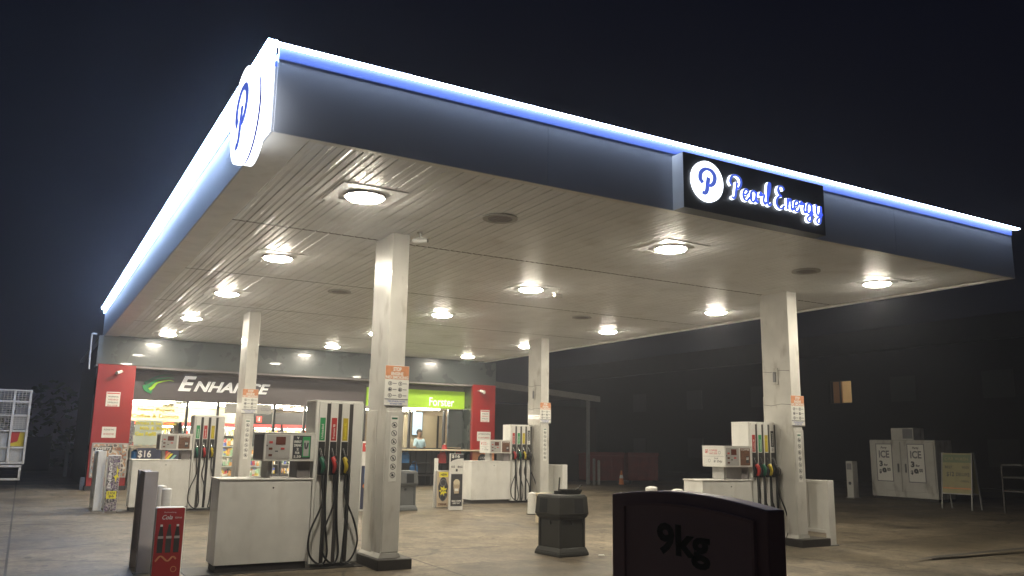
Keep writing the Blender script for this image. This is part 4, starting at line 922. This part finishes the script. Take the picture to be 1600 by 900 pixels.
mo = thing('drink_sign', 'black and yellow NEW drink advert between the grey bin and the far pump', 'sign', (9.18, 19.55, gz(9.2, 19.5)), R(-2))
MB().box(0, .36, 0, .10, 0, .92, 'greyl').build('sign_body', mo, .015); MB().box(.015, .345, -.004, -.0005, .02, .90, 'beige').build('sign_face', mo)
mb = MB(); mb.box(.07, .31, -.006, -.0042, .76, .88, 'yel2'); put_text(mb, 'NEW', .10, .28, .79, .85, -.0075, 'ink', .03)
mb.prism([(.18 + .13 * math.cos(a) * (1 + .08 * math.sin(7 * a)), .46 + .30 * math.sin(a)) for a in [2 * math.pi * i / 26 for i in range(26)]], 'y', -.006, -.0042, 'ink')
mb.prism([(.18 + (.12 if i % 2 else .06) * math.cos(2 * math.pi * i / 14), .42 + (.14 if i % 2 else .07) * math.sin(2 * math.pi * i / 14)) for i in range(14)], 'y', -.0075, -.0062, 'yel2'); put_text(mb, '$4.4', .12, .24, .39, .45, -.0085, 'ink', .03)
mb.ring((.18, .62), .07, .085, -.0078, -.0064, 'greyink', 22); mb.ring((.18, .25), .07, .08, -.0078, -.0064, 'greyink', 22); put_text(mb, 'DRINK', .06, .30, .06, .12, -.006, 'brownink', .04); mb.build('sign_print', mo)
MB().box(.02, .12, .2, .26, .0, 1.22, 'white2').build('back_post', mo, .01)
cf = thing('coffee_sign', 'tall $16 and coffee cup board standing left of the far pump cabinet', 'sign', (9.22, 18.87, gz(9.3, 18.9)), R(-2))
MB().box(0, .36, 0, .08, 0, 1.36, 'white2').build('sign_body', cf, .012)
mb = MB(); mb.prism([(.005, 1.16), (.06, 1.20), (.2, 1.24), (.355, 1.25), (.355, 1.355), (.005, 1.355)], 'y', -.003, -.0005, 'ink'); put_text(mb, '$16', .03, .25, 1.25, 1.34, -.0045, 'paper', .02); put_text(mb, 'ICE', .03, .12, 1.02, 1.07, -.0015, 'ink', .03); put_text(mb, 'BAG', .2, .33, 1.02, 1.07, -.0015, 'ink', .03); mb.box(.15, .2, -.003, -.0005, .93, .99, 'ink')
mb.box(.03, .335, -.003, -.0005, .10, .87, 'ink'); mb.prism([(.12, .40), (.24, .40), (.27, .62), (.09, .62)], 'y', -.006, -.0032, 'beige'); mb.cyl((.18, -.006, .66), .085, .0028, 'cream', 22, 'y'); mb.box(.13, .23, -.0075, -.0062, .46, .52, 'paper'); put_text(mb, 'FRESH COFFEE', .06, .31, .20, .24, -.0045, 'paper', .03); put_text(mb, 'EVERY DAY', .09, .28, .15, .185, -.0045, 'paper', .03); mb.build('sign_print', cf)
wa = thing('water_sign', 'tall narrow WATER advert seen between the nearest pump and column', 'sign', (7.04, 19.2, gz(7.2, 19.2)), 0)
MB().box(0, .55, 0, .07, 0, 1.62, 'white2').build('sign_body', wa, .01)
mb = MB(); mb.box(.005, .545, -.003, -.0005, 1.38, 1.58, 'redink'); put_text(mb, 'WATER', .06, .52, 1.42, 1.54, -.0045, 'paper', .03); put_text(mb, '2 FOR $5', .09, .45, 1.20, 1.30, -.0015, 'ink', .02); mb.box(.005, .545, -.003, -.0005, .05, 1.05, 'navy')
for k in range(4): mb.cyl((.10 + k * .12, -.006, .58), .05, .003, 'orange', 16, 'y'); mb.box(.07 + k * .12, .13 + k * .12, -.006, -.0032, .66, .98, 'bgas'); mb.box(.08 + k * .12, .12 + k * .12, -.0075, -.0062, .74, .86, 'paper')
mb.build('sign_print', wa)

# ------------------------------------------------------------------ dark 9kg sign close to the camera
kg = thing('gas_refill_sign', 'dark plum moulded 9kg gas sign with a curved top in the right foreground', 'sign', (2.0, 1.875, 0))
W = .79
def top(y, e=0.): return 1.513 - e + .03 * math.sin(math.pi * min(1, max(0, y / W))) ** .9 + .006 * y / W
ov = [(0, 0.25)] + [(y_, top(y_)) for y_ in [W * i / 16 for i in range(17)]] + [(W, .25)]
mb = MB(); mb.prism(ov, 'x', 0, .075, 'signplum'); mb.build('sign_shell', kg, .006)
iv = [(.05, .34)] + [(y_, top(y_, .042)) for y_ in [.05 + (W - .13) * i / 12 for i in range(13)]] + [(W - .08, .34)]
mb = MB(); mb.prism([(a, b) for a, b in iv], 'x', -.004, -.0005, 'signface'); mb.build('face_panel', kg, .002)
ring_o = [(y_ , z_) for y_, z_ in iv]; cyv = sum(a for a, _ in iv) / len(iv); czv = .95
ring_i = [(cyv + (a - cyv) * .965, czv + (b - czv) * .985) for a, b in iv]
n = len(iv); mb = MB(); mb.add([(-.012, a, b) for a, b in ring_o] + [(-.012, a, b) for a, b in ring_i] + [(-.004, a, b) for a, b in ring_o] + [(-.004, a, b) for a, b in ring_i],
    sum([[(i, (i + 1) % n, n + (i + 1) % n, n + i), (i, (i + 1) % n, 2 * n + (i + 1) % n, 2 * n + i), (n + i, n + (i + 1) % n, 3 * n + (i + 1) % n, 3 * n + i)] for i in range(n)], []), 'signplum'); mb.build('moulded_frame', kg)
mb = MB(); put_text(mb, '9kg', 2.393 - 1.875, 2.125 - 1.875, 1.30, 1.437, -.0055, 'black', .035, axis='x'); put_text(mb, 'Gas', 2.37 - 1.875, 2.14 - 1.875, 1.13, 1.24, -.0055, 'black', .035, axis='x'); put_text(mb, 'Refills', 2.42 - 1.875, 2.05 - 1.875, .93, 1.05, -.0055, 'black', .03, axis='x'); mb.build('lettering', kg)
mb = MB(); mb.prism([(.02, 0), (W - .02, 0), (W - .08, .25), (.08, .25)], 'x', -.12, .2, 'signplum'); mb.build('weighted_foot', kg, .02)

# ------------------------------------------------------------------ caged trailer at the far left
tr = thing('cage_trailer', 'white caged trailer with a red and yellow panel at the far left edge', 'trailer', (0, 28.0, 0))
mb = MB()
XP = [-3.0, -2.2, -1.4, -.72, -.30, .10]
for x in XP: mb.box(x - .03, x + .03, -.03, .03, .95, 3.0, 'cagew')
for z in (.95, 1.38, 1.85, 2.28, 2.68, 3.0): mb.box(-3.03, .13, -.025, .025, z - .025, z + .025, 'cagew')
mb.build('cage_frame', tr, .005)
mb = MB(); x = -3.0
for z0, z1 in ((2.32, 2.66), (2.70, 2.98), (1.90, 2.25)):
    zz_ = z0
    while zz_ < z1: mb.box(-3.0, .08, -.004, .004, zz_, zz_ + .012, 'cagew'); zz_ += .06
x = -3.0
while x < .08: mb.box(x, x + .012, .006, .012, 1.90, 2.98, 'cagew'); x += .09
mb.build('mesh_infill', tr)
mb = MB(); mb.box(-.27, .06, .03, .05, 1.90, 2.25, 'greyl'); mb.box(-1.3, -.33, .03, .05, 1.0, 1.8, 'greyl'); mb.box(-.27, .06, .03, .05, .98, 1.36, 'greyl'); mb.build('side_panel', tr)
mb = MB(); mb.box(-.27, .06, .03, .05, 1.42, 1.82, 'yellow'); mb.prism([(-.27, 1.5), (-.10, 1.56), (-.06, 1.82), (-.27, 1.82)], 'y', .024, .029, 'red'); mb.build('side_panel', tr)
mb = MB()
for z in (.50, .86): mb.box(-3.0, .07, -.03, .03, z - .03, z + .03, 'cagew')
for x in (-3.0, -1.4, .04): mb.box(x - .03, x + .03, -.03, .03, .5, .86, 'cagew')
mb.build('side_rail', tr, .005)
MB().box(-3.0, .10, -.02, 2.2, .88, .94, 'kick').build('deck', tr)
for x in (-2.4, -.95): mb = MB(); mb.cyl((x, .1, .42), .38, .25, 'black', 24, 'y'); wl = mb.build('wheel', tr); MB().cyl((x, .085, .42), .18, .012, 'galv', 16, 'y').build('rim', wl)

# ------------------------------------------------------------------ dark surroundings
M['brick'] = mat('dark_brick', (.022, .020, .017), .85, noise=.3, nscale=2)
M['leaf'] = mat('hedge_leaf', (.05, .075, .03), .7)
M['winlit'] = mat('warm_lit_room', (.4, .3, .15), .6, emit=(1, .62, .25), estr=.22)
hb = thing('apartment_house', 'unlit two-storey brick house with one warm lit window behind the ice box', 'house', (40, 18, 0))
# wall with a real opening for the lit window (y 31..32.4, z 4.27..5.57)
wy0, wy1, wz0, wz1 = 30.95 - 18, 32.42 - 18, 4.27, 5.57
mb = MB(); mb.box(0, .25, 0, wy0, 0, 7, 'brick'); mb.box(0, .25, wy1, 45, 0, 7, 'brick'); mb.box(0, .25, wy0, wy1, 0, wz0, 'brick'); mb.box(0, .25, wy0, wy1, wz1, 7, 'brick')
mb.box(.25, 12, 0, .25, 0, 7, 'brick'); mb.box(.25, 12, 44.75, 45, 0, 7, 'brick'); mb.build('wall', hb)
MB().prism([(-.5, 7.0), (45.5, 7.0), (44, 8.2), (1, 8.2)], 'x', -.5, 12.5, 'brown').build('roof', hb)
mb = MB(); mb.box(.9, .95, wy0 - .3, wy1 + .3, wz0 - .3, wz1 + .3, 'winlit'); mb.build('lit_room', hb)
wf = MB().box(.04, .12, wy0, wy0 + .05, wz0, wz1, 'gap').box(.04, .12, wy1 - .05, wy1, wz0, wz1, 'gap').box(.04, .12, (wy0 + wy1) / 2 + .05, (wy0 + wy1) / 2 + .12, wz0, wz1, 'gap').box(.04, .12, wy0 + .05, wy1 - .05, wz0, wz0 + .05, 'gap').box(.04, .12, wy0 + .05, wy1 - .05, wz1 - .05, wz1, 'gap').build('window_frame', hb)
M['curt'] = mat('thin_curtain', (.25, .13, .06), .9, emit=(1, .5, .2), estr=.05); MB().box(.3, .32, (wy0 + wy1) / 2 + .12, wy1, wz0, wz1, 'curt').build('curtain', wf)  # faint emission stands for room light coming through the curtain
lampw = MB().sphere((.7, wy0 + .25, wz1 - .12), .07, 'tube', 12).build('room_lamp', hb)
for yy in (4, 9, 19, 25, 31, 38):
    for z0 in (1.0, 4.27): m = MB().box(-.03, 0, yy, yy + 1.5, z0, z0 + 1.3, 'black').build('window', hb)
# fences and hedges in the dark
tag(MB().box(-40, 1.2, 44, 44.15, 0, 1.7, 'brown').build('boundary_fence'), 'dark timber fence far behind the trailer at left', 'fence')
hd = MB(); rnd = random.Random(3)
for i in range(5200):
    x = rnd.uniform(-40, 14); y = 47 + rnd.uniform(-1.2, 1.2); hh = 3.0 + 1.6 * math.sin(x * .35) + 1.0 * math.sin(x * 1.1 + 1); z = rnd.uniform(.2, hh); s = rnd.uniform(.12, .3)
    a = rnd.uniform(0, 6.28); u = Vector((math.cos(a), math.sin(a), rnd.uniform(-.6, .6))) * s; v = Vector((-math.sin(a) * .4, .3, .8)) * s; p = Vector((x, y, z))
    hd.add([p - u, p + v * .5, p + u, p - v * .5], [(0, 1, 2, 3)], 'leaf')
tag(hd.build('hedge'), 'dark hedge growing behind the fence and the shop at far left', 'hedge')

tag(MB().prism([(8.02, 11.04), (8.10, 10.99), (8.14, 11.06), (8.07, 11.10)], 'z', .002, .012, 'paper').build('paper_scrap'), 'small white scrap of paper on the concrete right of the black litter bin', 'litter')
# ------------------------------------------------------------------ thin night haze added to imitate lens bloom around the lamps
if BLOOM_HAZE:
    hm = bpy.data.materials.new('bloom_haze'); hm.use_nodes = True; n = hm.node_tree.nodes; n.clear()
    o = n.new('ShaderNodeOutputMaterial'); pv = n.new('ShaderNodeVolumePrincipled'); hm.node_tree.links.new(pv.outputs[0], o.inputs['Volume'])
    pv.inputs['Density'].default_value = BLOOM_HAZE; pv.inputs['Color'].default_value = (.86, .89, 1, 1); pv.inputs['Anisotropy'].default_value = .68
    M['bloom_haze'] = hm
    hz = MB().box(-230, 270, -40, 330, -1.2, 8.6, 'bloom_haze').build('bloom_haze'); hz['kind'] = 'stuff'
